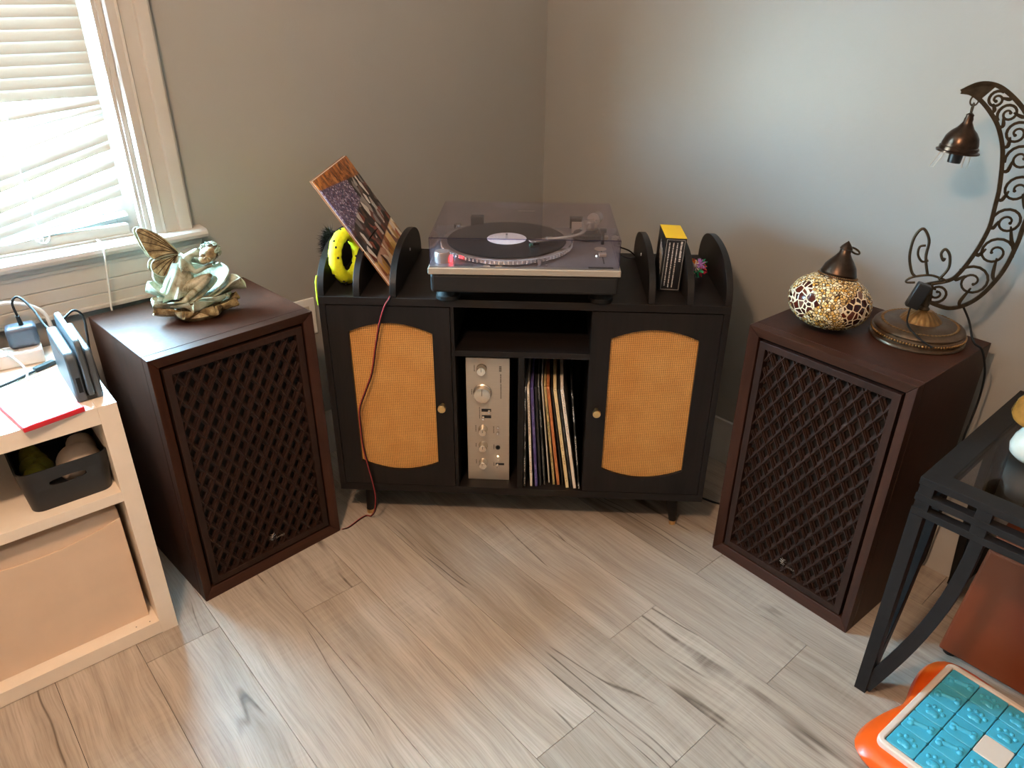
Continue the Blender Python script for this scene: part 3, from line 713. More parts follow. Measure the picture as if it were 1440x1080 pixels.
kn_(-0.1055, 0.494, 0.0125, 0.022); kn_(-0.104, 0.4225, 0.0225, 0.022, 'volume_knob')
for z in (0.3086, 0.2556, 0.1995): kn_(-0.1043, z, 0.0115, 0.022)
for k, (x, z) in enumerate(((-0.0945, 0.3675), (-0.0945, 0.3475))):
    a, b_ = fx(x, z)
    o = MB().box(a-0.013, a+0.013, -0.0006, 0.0004, b_-0.0045, b_+0.0045).build('lever_slot', M['black_plastic'], am)
    MB().box(a-0.003 + (0.008 if k == 0 else -0.008), a+0.003 + (0.008 if k == 0 else -0.008), -0.014, 0, b_-0.0035, b_+0.0025).build('lever', M['chrome'], o, None, 0.0008)
for z in (0.3147, 0.2985):
    a, b_ = fx(-0.0633, z); MB().cone((a, 0, b_), (a, -0.008, b_), 0.004, 0.0035, 16).build('push_button', M['chrome'], am, 40)
a, b_ = fx(-0.0635, 0.250); MB().ring([(a+0.0065*math.cos(t*PI/10), b_+0.0065*math.sin(t*PI/10)) for t in range(20)], [(a+0.004*math.cos(t*PI/10), b_+0.004*math.sin(t*PI/10)) for t in range(20)], -0.002, 0.001).build('phones_jack', M['black_plastic'], am); MB().cone((a, -0.0004, b_), (a, 0.0, b_), 0.0042, 0.0042, 16).build('jack_hole', M['black_rubber'], am)
a, b_ = fx(-0.0636, 0.2205); MB().ball((a, -0.001, b_), 0.0024, 10, 6).build('power_light', M['amber_led'], am)
a, b_ = fx(-0.058, 0.1945); o = MB().box(a-0.012, a+0.012, -0.0006, 0.0004, b_-0.0035, b_+0.0035).build('lever_slot', M['black_plastic'], am)
MB().box(a-0.009, a-0.004, -0.015, 0, b_-0.003, b_+0.002).build('lever', M['chrome'], o, None, 0.0008)
pm = MB()
def marks(x, z0, z1, wd, gap=0.0026):
    z = z0; r_ = random.Random(int(z0*1e4))
    while z < z1:
        h = r_.choice((0.0016, 0.0022, 0.003)); a, b_ = fx(x, z); pm.box(a-wd/2, a+wd/2, -0.0003, 0.0004, b_, b_+h); z += h + gap*0.45
marks(-0.0565, 0.486, 0.500, 0.0065); marks(-0.0555, 0.452, 0.478, 0.003); marks(-0.0550, 0.405, 0.446, 0.0026)
for z, h, x in ((0.494, 0.018, -0.125), (0.4225, 0.014, -0.133), (0.358, 0.034, -0.113), (0.3086, 0.018, -0.124), (0.2556, 0.012, -0.124), (0.1995, 0.010, -0.124), (0.306, 0.020, -0.075), (0.250, 0.012, -0.0745), (0.1945, 0.012, -0.0745)):
    marks(x, z-h/2, z+h/2, 0.0022)
o = pm.build('panel_print', M['print'], am); o['kind'] = 'stuff'

# records standing in the right-hand compartment
def spine_mat(name, c, tc=None, seed=0, edge=None):
    m, nt, b = new_mat(name); v = coords(nt)
    n = noise(nt, v, 30, 4); c0 = tuple(x*0.88 for x in c[:3])+(1,); c1 = tuple(min(1, x*1.08) for x in c[:3])+(1,)
    col = ramp(nt, n, [(0.3, c0), (0.7, c1)])
    if tc:
        v2 = coords(nt, (1, 1, 1)); mp = nd(nt, 'ShaderNodeMapping'); nt.links.new(v2, mp.inputs[0]); mp.inputs['Scale'].default_value = (260, 1, 420); mp.inputs['Location'].default_value = (seed, 0, seed)
        t1 = noise(nt, mp.outputs[0], 1, 0); s = nd(nt, 'ShaderNodeSeparateXYZ'); nt.links.new(v2, s.inputs[0])
        g = noise(nt, nd_map(nt, v2, (0, 0, 26), seed), 1, 0)
        f = mixc(nt, 1.0, ramp(nt, t1, [(0.5, (0,0,0)), (0.56, (1,1,1))]), ramp(nt, g, [(0.48, (0,0,0)), (0.52, (1,1,1))]), 'MULTIPLY')
        ge = nd(nt, 'ShaderNodeNewGeometry')
        inn = math_(nt, 'LESS_THAN', math_(nt, 'ABSOLUTE', s.outputs['X']), 0.0016)
        col = mixc(nt, math_(nt, 'MULTIPLY', f, inn), col, tc)
    nt.links.new(col, b.inputs['Base Color']); b.inputs['Roughness'].default_value = 0.45
    return m
def nd_map(nt, v, sc, seed):
    mp = nd(nt, 'ShaderNodeMapping'); nt.links.new(v, mp.inputs[0]); mp.inputs['Scale'].default_value = sc; mp.inputs['Location'].default_value = (seed*3.1, seed, seed*1.7); return mp.outputs[0]
sleeves = [  # bottom x, top x, thickness, spine colour, lettering, front y, words
    (0.0130, 0.0110, 0.0050, (22,20,22), (190,190,190), 0.012, 'black record sleeve with speckled white lettering, against the cabinet divider'),
    (0.0320, 0.0180, 0.0060, (236,222,206), (120,90,80), 0.014, 'thick white record sleeve beside the purple sleeve in the cabinet'),
    (0.0460, 0.0280, 0.0075, (78,66,124), (140,130,180), 0.014, 'purple record sleeve in the cabinet row'),
    (0.0575, 0.0380, 0.0060, (34,32,34), None, 0.018, 'charcoal record sleeve right beside the purple one'),
    (0.0690, 0.0450, 0.0050, (26,24,24), (150,150,150), 0.024, 'black record sleeve, second dark one after the purple sleeve'),
    (0.0820, 0.0540, 0.0035, (214,206,196), None, 0.034, 'thin pale grey record sleeve set slightly back in the row'),
    (0.0955, 0.0620, 0.0060, (186,160,110), (60,90,60), 0.024, 'tan record sleeve with patchy picture spine, left of the orange one'),
    (0.1080, 0.0700, 0.0075, (196,120,72), (150,80,50), 0.024, 'orange brown record sleeve in the cabinet row'),
    (0.1210, 0.0795, 0.0040, (28,24,22), None, 0.022, 'black record sleeve between the orange and the cream sleeves'),
    (0.1330, 0.0880, 0.0085, (232,206,158), (130,90,50), 0.012, 'cream record sleeve with brown lettering down its thick spine'),
    (0.1440, 0.0975, 0.0045, (24,22,22), (110,110,110), 0.014, 'black record sleeve between the cream and the white sleeves'),
    (0.1535, 0.1065, 0.0080, (240,226,212), (130,110,100), 0.010, 'white record sleeve near the right end, leaning left'),
    (0.1652, 0.1320, 0.0045, (20,20,22), (230,230,230), 0.011, 'black record sleeve with white spine title at the right end'),
]
for i, (xb, xt, th, c, tcx, yf, lb) in enumerate(sleeves):
    H = 0.314; ang = math.atan2(xt-xb, 0.31)
    sl = thing('record_sleeve', lb, 'record', cabp(xb, yf, 0.1412 + abs(math.sin(ang))*th/2), CAZ, 'records standing in the cabinet')
    me = MB().box(-th/2, th/2, 0, 0.3145, 0, H).mesh('jacket', spine_mat('sleeve_spine_%d' % i, lin(c), lin(tcx) if tcx else None, i+1))
    inst(me, 'jacket', sl, rot=(0, ang, 0), bevel=0.0006)

# album sleeve leaning across the divider
def cover_mat():
    m, nt, b = new_mat('printed_album_cover'); t = nd(nt, 'ShaderNodeTexCoord'); v = t.outputs['Object']
    s = nd(nt, 'ShaderNodeSeparateXYZ'); nt.links.new(v, s.inputs[0]); u, w_ = s.outputs['Y'], s.outputs['Z']
    vo = nd(nt, 'ShaderNodeTexVoronoi'); vo.inputs['Scale'].default_value = 55; nt.links.new(nd_map(nt, v, (1, 1, 0.55), 2), vo.inputs['Vector'])
    sp = nd(nt, 'ShaderNodeSeparateColor'); nt.links.new(vo.outputs['Color'], sp.inputs[0])
    stone = ramp(nt, noise(nt, nd_map(nt, v, (1, 1.6, 1), 1), 26, 5, 0.7, 1.0), [(0.38, lin(40,26,18)), (0.5, lin(150,82,30)), (0.62, lin(206,128,58))])
    vs = nd(nt, 'ShaderNodeTexVoronoi'); vs.inputs['Scale'].default_value = 260; nt.links.new(v, vs.inputs['Vector']); sps = nd(nt, 'ShaderNodeSeparateColor'); nt.links.new(vs.outputs['Color'], sps.inputs[0])
    crowd = ramp(nt, sps.outputs[0], [(0.0, lin(44,40,60)), (0.35, lin(84,76,116)), (0.6, lin(120,96,122)), (0.8, lin(96,60,72)), (0.95, lin(190,180,196))])
    figs = ramp(nt, sp.outputs[0], [(0.0, lin(24,20,22)), (0.35, lin(40,34,38)), (0.5, lin(134,62,44)), (0.66, lin(52,44,50)), (0.82, lin(222,212,202)), (0.95, lin(84,58,46))])
    front = ramp(nt, sp.outputs[1], [(0.0, lin(122,60,34)), (0.3, lin(226,178,96)), (0.5, lin(232,222,208)), (0.75, lin(176,92,52)), (1, lin(70,52,60))])
    r1 = ramp(nt, math_(nt, 'ADD', w_, math_(nt, 'MULTIPLY', u, 0.10)), [(0.285, (0,0,0)), (0.287, (1,1,1))])
    r2 = ramp(nt, math_(nt, 'SUBTRACT', w_, math_(nt, 'MULTIPLY', u, 0.22)), [(0.163, (0,0,0)), (0.165, (1,1,1))])
    r3 = ramp(nt, math_(nt, 'SUBTRACT', w_, math_(nt, 'MULTIPLY', u, 0.12)), [(0.070, (0,0,0)), (0.072, (1,1,1))])
    left = math_(nt, 'LESS_THAN', u, 0.20)
    col = mixc(nt, r3, front, figs); col = mixc(nt, math_(nt, 'MULTIPLY', r2, left), col, crowd); col = mixc(nt, r1, col, stone)
    nt.links.new(col, b.inputs['Base Color']); b.inputs['Roughness'].default_value = 0.3
    return m
M['cover'] = cover_mat()
th_ = R_(33.5)
al = thing('album_sleeve', 'colourful printed album sleeve leaning left over a cabinet divider', 'record', cabp(-0.336, 0.0845, CZ1+0.0005), CAZ)
tilt = (0, -th_, 0)
inst(MB().box(-0.0035, 0.0, 0, 0.315, 0.0, 0.315).mesh('front_cover', [M['cover']]), 'front_cover', al, rot=tilt)
inst(MB().box(-0.0065, -0.0036, 0.002, 0.313, 0.002, 0.317).mesh('inner_sleeve', [M['paper']]), 'inner_sleeve', al, rot=tilt)
inst(MB().box(-0.0095, -0.0066, 0, 0.315, 0.004, 0.319).mesh('back_cover', [plain('tan_back_cover', lin(150,104,74), 0.5)]), 'back_cover', al, rot=tilt)

# yellow spotted fabric ring
M['yellow'] = plain('bright_yellow_fabric', lin(232,232,22), 0.75, 0, 0.1, 90, 0.3)
M['lime'] = plain('lime_cord', lin(196,222,40), 0.6)
rg = thing('ring_toy', 'bright yellow spotted fabric ring standing between the left dividers', 'toy', cabp(-0.452, 0.105, CZ1+0.0005), CAZ)
Rr, rr_ = 0.054, 0.0165
Q = Matrix.Translation((0, 0, Rr+rr_)) @ Matrix.Rotation(R_(-6), 4, 'Y') @ Matrix.Rotation(R_(-17), 4, 'Z')
def ringp(a): return Q @ Vector((0, Rr*math.cos(a), Rr*math.sin(a)))
mb = MB(); path = [ringp(2*PI*k/48) for k in range(48)]
mb.tube([tuple(p) for p in path], [rr_*(1+0.05*math.sin(k*1.9)+0.03*math.sin(k*3.3)) for k in range(48)], 14, True).build('ring', M['yellow'], rg, 60)
for k in range(40):
    a = rnd.uniform(0, 2*PI); b_ = rnd.uniform(0, 2*PI)
    c = Vector((0, Rr*math.cos(a), Rr*math.sin(a))); rad = Vector((0, math.cos(a), math.sin(a)))
    n = rad*math.cos(b_) + Vector((1, 0, 0))*math.sin(b_); p = Q@(c + n*rr_*1.0)
    MB().ball(tuple(p), 0.0030, 8, 5).build('spot', M['black_rubber'], rg)
# black fluffy tail on the outside of the first divider
fz = thing('plush_tail', 'black fluffy plush tail hanging beside the leftmost divider', 'toy', cabp(-0.507, 0.17, 0.735), CAZ)
mb = MB(); core = smoothpath([(-0.010, 0.0, 0.01), (-0.014, 0.0, 0.035), (-0.010, 0, 0.062), (0.002, 0, 0.076), (0.016, 0, 0.073)], 5)
mb.tube([tuple(p) for p in core], 0.006, 8); mb.build('core', M['black_rubber'], fz, 60)
mb = MB()
for k in range(700):
    p = core[rnd.randrange(len(core)-5)]; d = Vector((rnd.gauss(-0.5, 0.8), rnd.gauss(0, 1), rnd.gauss(-0.2, 0.9))).normalized()
    if d.x > 0.2: d.x *= -1
    L = rnd.uniform(0.018, 0.034); q = p + d*L; s = d.orthogonal().normalized()*0.0011
    mb.add([tuple(p+s), tuple(p-s), tuple(p+d.cross(s).normalized()*0.0011), tuple(q)], [(0,1,2),(0,3,1),(1,3,2),(2,3,0)])
o = mb.build('fur', M['black_rubber'], fz); o['kind'] = 'stuff'
lc = thing('lime_cord', 'thin lime green cord hanging down the cabinet side', 'cord', cabp(-0.5085, 0.012, 0.66), CAZ)
MB().tube(smoothpath([(0.0, 0.006, 0.088), (-0.0025, 0.001, 0.070), (-0.0035, 0, 0.035), (-0.003, 0.002, 0.012)], 5), 0.0024, 8).build('cord', M['lime'], lc, 60)

# yellow-topped black box
M['box_black'] = plain('black_printed_card', lin(20,19,22), 0.35)
M['box_yellow'] = plain('yellow_card', lin(250,208,20), 0.45, 0, 0.03)
M['box_print'] = plain('pale_print', lin(205,200,198), 0.5, 0, 0.1)
yb = thing('product_box', 'small black box with bright yellow top standing between the right dividers', 'box', cabp(0.3415, 0.093, CZ1+0.0005), CAZ)
bt = Matrix.Rotation(R_(2.0), 4, 'Y')
mb = MB().box(0, 0.052, 0, 0.115, 0, 0.1385, bt); mb.build('carton', M['box_black'], yb, None, 0.0006)
MB().box(0, 0.052, 0, 0.115, 0.1385, 0.1400, bt).build('lid_flap', M['box_yellow'], yb, None, 0.0004)
pm = MB(); r_ = random.Random(5)
for x, wd, z0, z1 in ((0.041, 0.005, 0.080, 0.131), (0.031, 0.0030, 0.012, 0.127), (0.0215, 0.0030, 0.012, 0.127), (0.012, 0.0030, 0.016, 0.127)):
    z = z0
    while z < z1:
        h = r_.uniform(0.0012, 0.0032); pm.box(x-wd/2, x+wd/2*r_.uniform(0.5, 1), -0.0003, 0.0003, z, min(z1, z+h), bt); z += h + r_.choice((0.0005, 0.0007, 0.0018))
for a in ((0.004, 0.0046, 0.006, 0.134), (0.048, 0.0486, 0.006, 0.134)): pm.box(a[0], a[1], -0.0003, 0.0003, a[2], a[3], bt)
for a in ((0.006, 0.0066), (0.134, 0.1346)): pm.box(0.004, 0.0486, -0.0003, 0.0003, a[0], a[1], bt)
for k in range(5): pm.box(-0.0003, 0.0003, 0.015+k*0.012, 0.020+k*0.012, 0.04+0.01*k, 0.10+0.004*k, bt)
o = pm.build('carton_print', M['box_print'], yb); o['kind'] = 'stuff'
# multicoloured cat toy
ct = thing('yarn_toy', 'small multicoloured tufted toy in the rightmost divider slot', 'toy', cabp(0.452, 0.20, CZ1+0.0005), CAZ)
cols = [(198,32,74), (224,200,190), (40,150,110), (236,140,40), (170,120,200), (200,60,60)]
for k in range(11):
    a = k*2.4; m = M.setdefault('yarn%d' % (k%6), plain('yarn_colour_%d' % (k%6), lin(cols[k%6]), 0.85, 0, 0.2, 200))
    c = Vector((0.014*math.cos(a), 0.014*math.sin(a), 0.020+0.0022*k)); mb = MB()
    for j in range(26):
        d = Vector((rnd.gauss(0,1), rnd.gauss(0,1), rnd.gauss(0.1,1))).normalized(); q = c + d*rnd.uniform(0.010, 0.018)
        if q.z < 0.001: q.z = 0.001
        mb.cone(tuple(c), tuple(q), 0.0022, 0.0012, 5)
    mb.build('tuft', m, ct)

# twin red speaker wire down the left door and over the floor
M['red_wire'] = plain('red_wire', lin(150,40,44), 0.45)
wr = thing('speaker_wire', 'thin red and black speaker wire trailing down the left cane door', 'wire', cabp(-0.43, -0.012, 0.002), CAZ)
wp = [(-0.322, 0.05, 0.7035), (-0.326, 0.012, 0.705), (-0.3285, -0.006, 0.700), (-0.3387, -0.012, 0.6939-0.01), (-0.3555, -0.012, 0.6367), (-0.3718, -0.010, 0.5678), (-0.3868, -0.010, 0.4965), (-0.4058, -0.012, 0.4479), (-0.4281, -0.010, 0.3893), (-0.4312, -0.008, 0.3342), (-0.4295, -0.008, 0.2664), (-0.4207, -0.010, 0.2085), (-0.4117, -0.010, 0.1491), (-0.4086, -0.008, 0.1002), (-0.4164, 0.0, 0.05), (-0.435, 0.018, 0.012), (-0.452, 0.030, 0.0035), (-0.469, 0.0119, 0.0025), (-0.4911, -0.0254, 0.0025), (-0.508, -0.036, 0.0025)]
for dx, mt in ((0.0, 'red_wire'), (0.0028, 'black_rubber')):
    MB().tube(smoothpath([(x+0.43+dx, y+0.012, z-0.002) for x, y, z in wp], 5), 0.0016, 7).build('strand', M[mt], wr, 60)
# audio cable behind the turntable
ac = thing('audio_cable', 'thin grey audio cable behind the turntable on the cabinet top', 'cable', cabp(0.27, 0.33, CZ1), CAZ)
MB().tube(smoothpath([(-0.045, 0.0, 0.035), (-0.02, -0.02, 0.03), (0.01, -0.01, 0.012), (0.035, 0.02, 0.004), (0.05, 0.05, 0.004)], 5), 0.0028, 8).build('cable', M['grey_plastic'], ac, 60)
MB().tube(smoothpath([(-0.045, 0.006, 0.05), (-0.02, 0.0, 0.042), (0.015, 0.0, 0.03), (0.04, 0.025, 0.006), (0.05, 0.06, 0.004)], 5), 0.0022, 8).build('cable', M['black_rubber'], ac, 60)
# cable on the floor between cabinet and right speaker
fcx = thing('floor_cable', 'black cable curling on the floor between cabinet and right speaker', 'cable', cabp(0.56, 0.20, 0.003), CAZ)
MB().tube(smoothpath([(-0.16, 0.02, 0.0), (-0.08, -0.03, 0), (-0.02, -0.02, 0), (0.03, -0.045, 0), (0.09, -0.06, 0), (0.13, -0.01, 0)], 6), 0.003, 8).build('cable', M['black_rubber'], fcx, 60)

# ================================================================ white shelf unit and what it holds
SHX, SHY, SHA = -0.8085, 1.3227, RA(40.2)
SHL = (*RM(SHX, SHY), 0)
SHM = Matrix.Translation(SHL) @ Matrix.Rotation(SHA, 4, 'Z')
def shp(x, y, z): return tuple(SHM @ Vector((x, y, z)))
sh = thing('cube_shelf', 'low white open cube shelf under the window', 'shelf', SHL, SHA)
SHT, SHD = 0.623, 0.39
MB().box(-0.037, 0, 0, SHD, 0, SHT).build('side_panel', M['white_lam'], sh, None, 0.0006)
MB().box(-0.80, -0.763, 0, SHD, 0, SHT).build('side_panel', M['white_lam'], sh, None, 0.0006)
MB().box(-0.763, -0.037, 0.0003, SHD, SHT-0.039, SHT-0.0002).build('top_board', M['white_lam'], sh, None, 0.0006)
MB().box(-0.763, -0.037, 0.0003, SHD, 0.0015, 0.0385).build('bottom_board', M['white_lam'], sh, None, 0.0006)
MB().box(-0.763, -0.037, 0.001, SHD, 0.390, 0.4145).build('middle_board', M['white_lam'], sh, None, 0.0006)
MB().box(-0.408, -0.392, 0.001, SHD, 0.0385, 0.390).build('upright', M['white_lam'], sh, None, 0.0006)
MB().box(-0.408, -0.392, 0.001, SHD, 0.4145, SHT-0.039).build('upright', M['white_lam'], sh, None, 0.0006)
for x, y in ((-0.055, 0.012), (-0.085, 0.014)): MB().cone((x, y, 0.0384), (x, y, 0.0388), 0.0014, 0.0014, 8).build('peg_hole', M['gap'], sh)
# cream storage box in the lower cubby
M['cream'] = plain('cream_card_box', lin(222,196,172), 0.7, 0, 0.04, 12, 0.1)
fb = thing('storage_box', 'large cream storage box with curved front seam in lower cubby', 'box', shp(-0.2155, 0.036, 0.0387), SHA)
w2, hh = 0.166, 0.318
MB().box(-w2, w2, 0.004, 0.33, 0, hh-0.004).build('body', M['cream'], fb, None, 0.004)
n = 16; top = [(w2-2*w2*i/n, 0.262 + 0.026*((i/n*2-1)**2) + 0.004) for i in range(n+1)]
MB().prism([(-w2, 0.0), (w2, 0.0)] + top, 0.0, 0.004, 'y').build('front_panel', M['cream'], fb, None, 0.0012)
# black bin
def rrect(x0, x1, y0, y1, r, n=5):
    p = []
    for cx, cy, a0 in ((x1-r, y1-r, 0), (x0+r, y1-r, 90), (x0+r, y0+r, 180), (x1-r, y0+r, 270)):
        for i in range(n+1): a = R_(a0+90*i/n); p.append((cx+r*math.cos(a), cy+r*math.sin(a)))
    return p
bn = thing('storage_bin', 'black plastic storage bin with oval handle hole in upper cubby', 'bin', shp(-0.120, 0.030, 0.4148), SHA)
mb = MB(); zs = [0, 0.004, 0.03, 0.048, 0.070, 0.094]; loops = []
def bloop(z, inset): f = z/0.094; x = 0.077 + 0.010*f - inset; return rrect(-x, x, -0.004*f + inset, 0.28 + 0.004*f - inset, 0.022, 5)
def shell(zs, ins0):
    o = len(mb.v); L = []
    for z in zs: 
        lp = bloop(z, ins0); L.append([len(mb.v)+i for i in range(len(lp))]); mb.v += [(x, y, z) for x, y in lp]
    return L
def handle_skip(z0, z1, a, b_): return False
Lo = shell(zs, 0.0); Li = shell([0.003]+zs[1:], 0.003); N_ = len(Lo[0])
for L in (Lo, Li):
    for k in range(len(L)-1):
        for i in range(N_):
            j = (i+1)%N_
            # the long front edge is split by an oval handle hole (faces between loop vertices 17 and 18)
            if i == 17 and zs[k] >= 0.0299 and zs[k+1] <= 0.0701 and zs[k] >= 0.047: continue
            mb.f.append((L[k][i], L[k][j], L[k+1][j], L[k+1][i]))
for i in range(N_): j = (i+1)%N_; mb.f.append((Lo[-1][i], Lo[-1][j], Li[-1][j], Li[-1][i]))
mb.f.append(tuple(Lo[0])); mb.f.append(tuple(Li[0]))
# fill the front strip around the hole: ring between the strip rectangle and the oval, on both skins
def front_strip(L, Lname):
    a, b_ = 17, 18; k = 3
    c = [Vector(mb.v[L[k][a]]), Vector(mb.v[L[k][b_]]), Vector(mb.v[L[k+1][b_]]), Vector(mb.v[L[k+1][a]])]
    n = 24; outer = []; inner = []
    for i in range(n):
        t = 2*PI*i/n; ux, uz = math.cos(t), math.sin(t)
        m_ = max(abs(ux), abs(uz)); su, sz = ux/m_*0.5+0.5, uz/m_*0.5+0.5
        q = lambda u, w: (c[0]*(1-u)+c[1]*u)*(1-w) + (c[3]*(1-u)+c[2]*u)*w
        outer.append(tuple(q(su, sz)))
        e = 2.6; hx = math.copysign(abs(ux)**(2/e), ux)*0.29+0.5; hz = math.copysign(abs(uz)**(2/e), uz)*0.36+0.5
        inner.append(tuple(q(hx, hz)))
    o = len(mb.v); mb.v += outer + inner
    for i in range(n): j = (i+1)%n; mb.f.append((o+i, o+j, o+n+j, o+n+i))
    return o+n, n
i1, n1 = front_strip(Lo, 'o'); i2, n2 = front_strip(Li, 'i')
for i in range(n1): j = (i+1)%n1; mb.f.append((i1+i, i1+j, i2+j, i2+i))
mb.build('bin', M['black_plastic'], bn, 35)
# contents of the bin
M['olive'] = plain('olive_green_plush', lin(110,112,30), 0.9, 0, 0.3, 60, 0.4)
M['offwhite'] = plain('off_white_plastic', lin(214,196,180), 0.4)
w_ = thing('white_bottle', 'off white rounded plastic item lying in the black bin', 'item', shp(-0.085, 0.10, 0.4185), SHA)
MB().ball((0, 0.0, 0.042), (0.045, 0.05, 0.042), 20, 12).ball((0.018, 0.06, 0.045), (0.03, 0.05, 0.03), 16, 10).build('body', M['offwhite'], w_, 60)
w_ = thing('dark_pouch', 'dark grey pouch lying over the white item in the bin', 'pouch', shp(-0.060, 0.20, 0.4185), SHA)
MB().ball((0, 0, 0.054), (0.032, 0.032, 0.054), 18, 12).build('body', M['black_rubber'], w_, 60)
w_ = thing('green_plush', 'olive green soft toy at the left of the black bin', 'toy', shp(-0.160, 0.10, 0.4185), SHA)
mb = MB()
for k in range(7): mb.ball((rnd.uniform(-0.012, 0.012), 0.02*k, 0.028+rnd.uniform(0, 0.012)), (0.022, 0.022, 0.026), 12, 8)
mb.build('body', M['olive'], w_, 60)
# red game case with printed paper insert
def insert_mat():
    m, nt, b = new_mat('printed_case_insert'); t = nd(nt, 'ShaderNodeTexCoord'); v = t.outputs['Object']; s = nd(nt, 'ShaderNodeSeparateXYZ'); nt.links.new(v, s.inputs[0])
    x, y = s.outputs['X'], s.outputs['Y']
    ln = noise(nt, nd_map(nt, v, (34, 210, 0), 3), 1, 1); blk = noise(nt, nd_map(nt, v, (9, 26, 0), 7), 1, 2); pic = noise(nt, nd_map(nt, v, (60, 60, 0), 5), 1, 4)
    txt = mixc(nt, 1.0, ramp(nt, ln, [(0.48, (0,0,0)), (0.56, (1,1,1))]), ramp(nt, blk, [(0.42, (0,0,0)), (0.5, (1,1,1))]), 'MULTIPLY')
    col = mixc(nt, math_(nt, 'MULTIPLY', txt, 0.55), lin(186,192,196), lin(64,72,84))
    top = math_(nt, 'GREATER_THAN', y, 0.142)
    col = mixc(nt, math_(nt, 'MULTIPLY', top, 0.8), col, ramp(nt, pic, [(0.35, lin(110,130,150)), (0.6, lin(160,172,180))]))
    lr = math_(nt, 'MULTIPLY', math_(nt, 'LESS_THAN', x, -0.022), math_(nt, 'MULTIPLY', math_(nt, 'GREATER_THAN', y, 0.085), math_(nt, 'LESS_THAN', y, 0.115)))
    col = mixc(nt, math_(nt, 'MULTIPLY', lr, 0.55), col, ramp(nt, pic, [(0.4, lin(190,90,96)), (0.6, lin(200,184,184))]))
    rb = math_(nt, 'MULTIPLY', math_(nt, 'LESS_THAN', math_(nt, 'ABSOLUTE', math_(nt, 'ADD', x, 0.040)), 0.007), math_(nt, 'LESS_THAN', math_(nt, 'ABSOLUTE', math_(nt, 'SUBTRACT', y, 0.020)), 0.008))
    col = mixc(nt, rb, col, lin(206,50,56))
    nt.links.new(col, b.inputs['Base Color']); b.inputs['Roughness'].default_value = 0.22; return m
M['insert'] = insert_mat(); M['red'] = plain('translucent_red_case', lin(208,34,44), 0.3, 0, 0.06)
gc = thing('game_case', 'red plastic game case with printed sheet lying on the white shelf', 'case', shp(-0.113, -0.012, SHT+0.0003), SHA + R_(9))
MB().box(-0.056, 0.056, 0, 0.172, 0, 0.0115).build('case', M['red'], gc, None, 0.002)
MB().box(-0.0535, 0.0535, 0.003, 0.170, 0.0113, 0.0118).build('insert', M['insert'], gc)
# console dock with handheld console standing in it
M['dock'] = plain('grey_dock_plastic', lin(70,76,82), 0.36, 0, 0.06)
dkx = thing('console_dock', 'grey game console dock standing at the right end of the white shelf', 'dock', shp(-0.036, 0.040, SHT+0.0003), SHA + R_(-1))
def slab(x0, x1, y0, y1, z1, r, nm, m, par, bev=0.002):
    pl = [(y0, 0), (y1, 0)]
    for i in range(7): a = R_(90*i/6); pl.append((y1-r+r*math.cos(a), z1-r+r*math.sin(a)))
    for i in range(7): a = R_(90+90*i/6); pl.append((y0+r+r*math.cos(a), z1-r+r*math.sin(a)))
    return MB().prism(pl, x0, x1, 'x').build(nm, m, par, 35, bev)
slab(-0.026, -0.006, 0.0, 0.19, 0.108, 0.020, 'front_wall', M['dock'], dkx, 0.004)
slab(0.010, 0.024, 0.0, 0.19, 0.108, 0.020, 'rear_wall', M['dock'], dkx, 0.004)
MB().box(-0.024, 0.022, 0.002, 0.188, 0, 0.012).build('base', M['black_plastic'], dkx, None, 0.002)
MB().box(-0.0262, -0.0256, 0.06, 0.15, 0.088, 0.094).build('slot_mark', M['black_plastic'], dkx)
MB().box(-0.018, -0.010, -0.0006, 0.002, 0.022, 0.055).build('port_recess', M['black_rubber'], dkx)
hc = thing('handheld_console', 'flat handheld game console slotted upright in the grey dock', 'console', shp(-0.034, 0.034, SHT+0.0128), SHA + R_(-1))
slab(-0.0055, 0.0065, 0.0, 0.205, 0.121, 0.018, 'body', M['dock'], hc, 0.003)
for k in range(5): MB().box(-0.002, 0.003, 0.10+k*0.014, 0.108+k*0.014, 0.1205, 0.1216).build('vent', M['black_rubber'], hc)
# power strip, adapter, plug and cables at the back of the shelf
ps = thing('power_strip', 'long white power strip lying at the back of the shelf', 'power strip', shp(-0.19, 0.335, SHT+0.0003), SHA + R_(-6))
MB().box(-0.16, 0.125, -0.026, 0.026, 0, 0.034).build('body', M['white_plastic'], ps, None, 0.005)
for k in range(4): MB().box(-0.13+k*0.06, -0.10+k*0.06, -0.014, 0.014, 0.0338, 0.0346).build('socket', M['trim'], ps, None, 0.001)
pa = thing('power_adapter', 'dark grey power adapter plugged in the white strip', 'adapter', shp(-0.094, 0.338, SHT+0.0349), SHA + R_(-6))
M['adapter'] = plain('slate_adapter_plastic', lin(58,62,72), 0.4)
MB().box(-0.030, 0.030, -0.022, 0.022, 0, 0.050).build('body', M['adapter'], pa, 40, 0.010, 4)
MB().cone((0.004, -0.004, 0.049), (0.002, -0.006, 0.072), 0.005, 0.004, 10).build('plug_boot', M['black_rubber'], pa, 40)
wp_ = thing('white_plug', 'white mains plug in the left of the power strip', 'plug', shp(-0.165, 0.335, SHT+0.0352), SHA + R_(-6))
MB().box(-0.018, 0.018, -0.018, 0.018, 0, 0.026).build('body', M['white_plastic'], wp_, 40, 0.006, 3)
MB().box(-0.010, 0.010, -0.012, 0.012, 0.0255, 0.045).build('grip', M['white_plastic'], wp_, 40, 0.004, 3)
bb = thing('router', 'black box shaped device at the left edge of the picture on the shelf', 'device', shp(-0.246, 0.285, SHT+0.0003), SHA)
MB().box(-0.065, 0.065, -0.016, 0.016, 0.0, 0.085).build('body', M['black_plastic'], bb, None, 0.003)
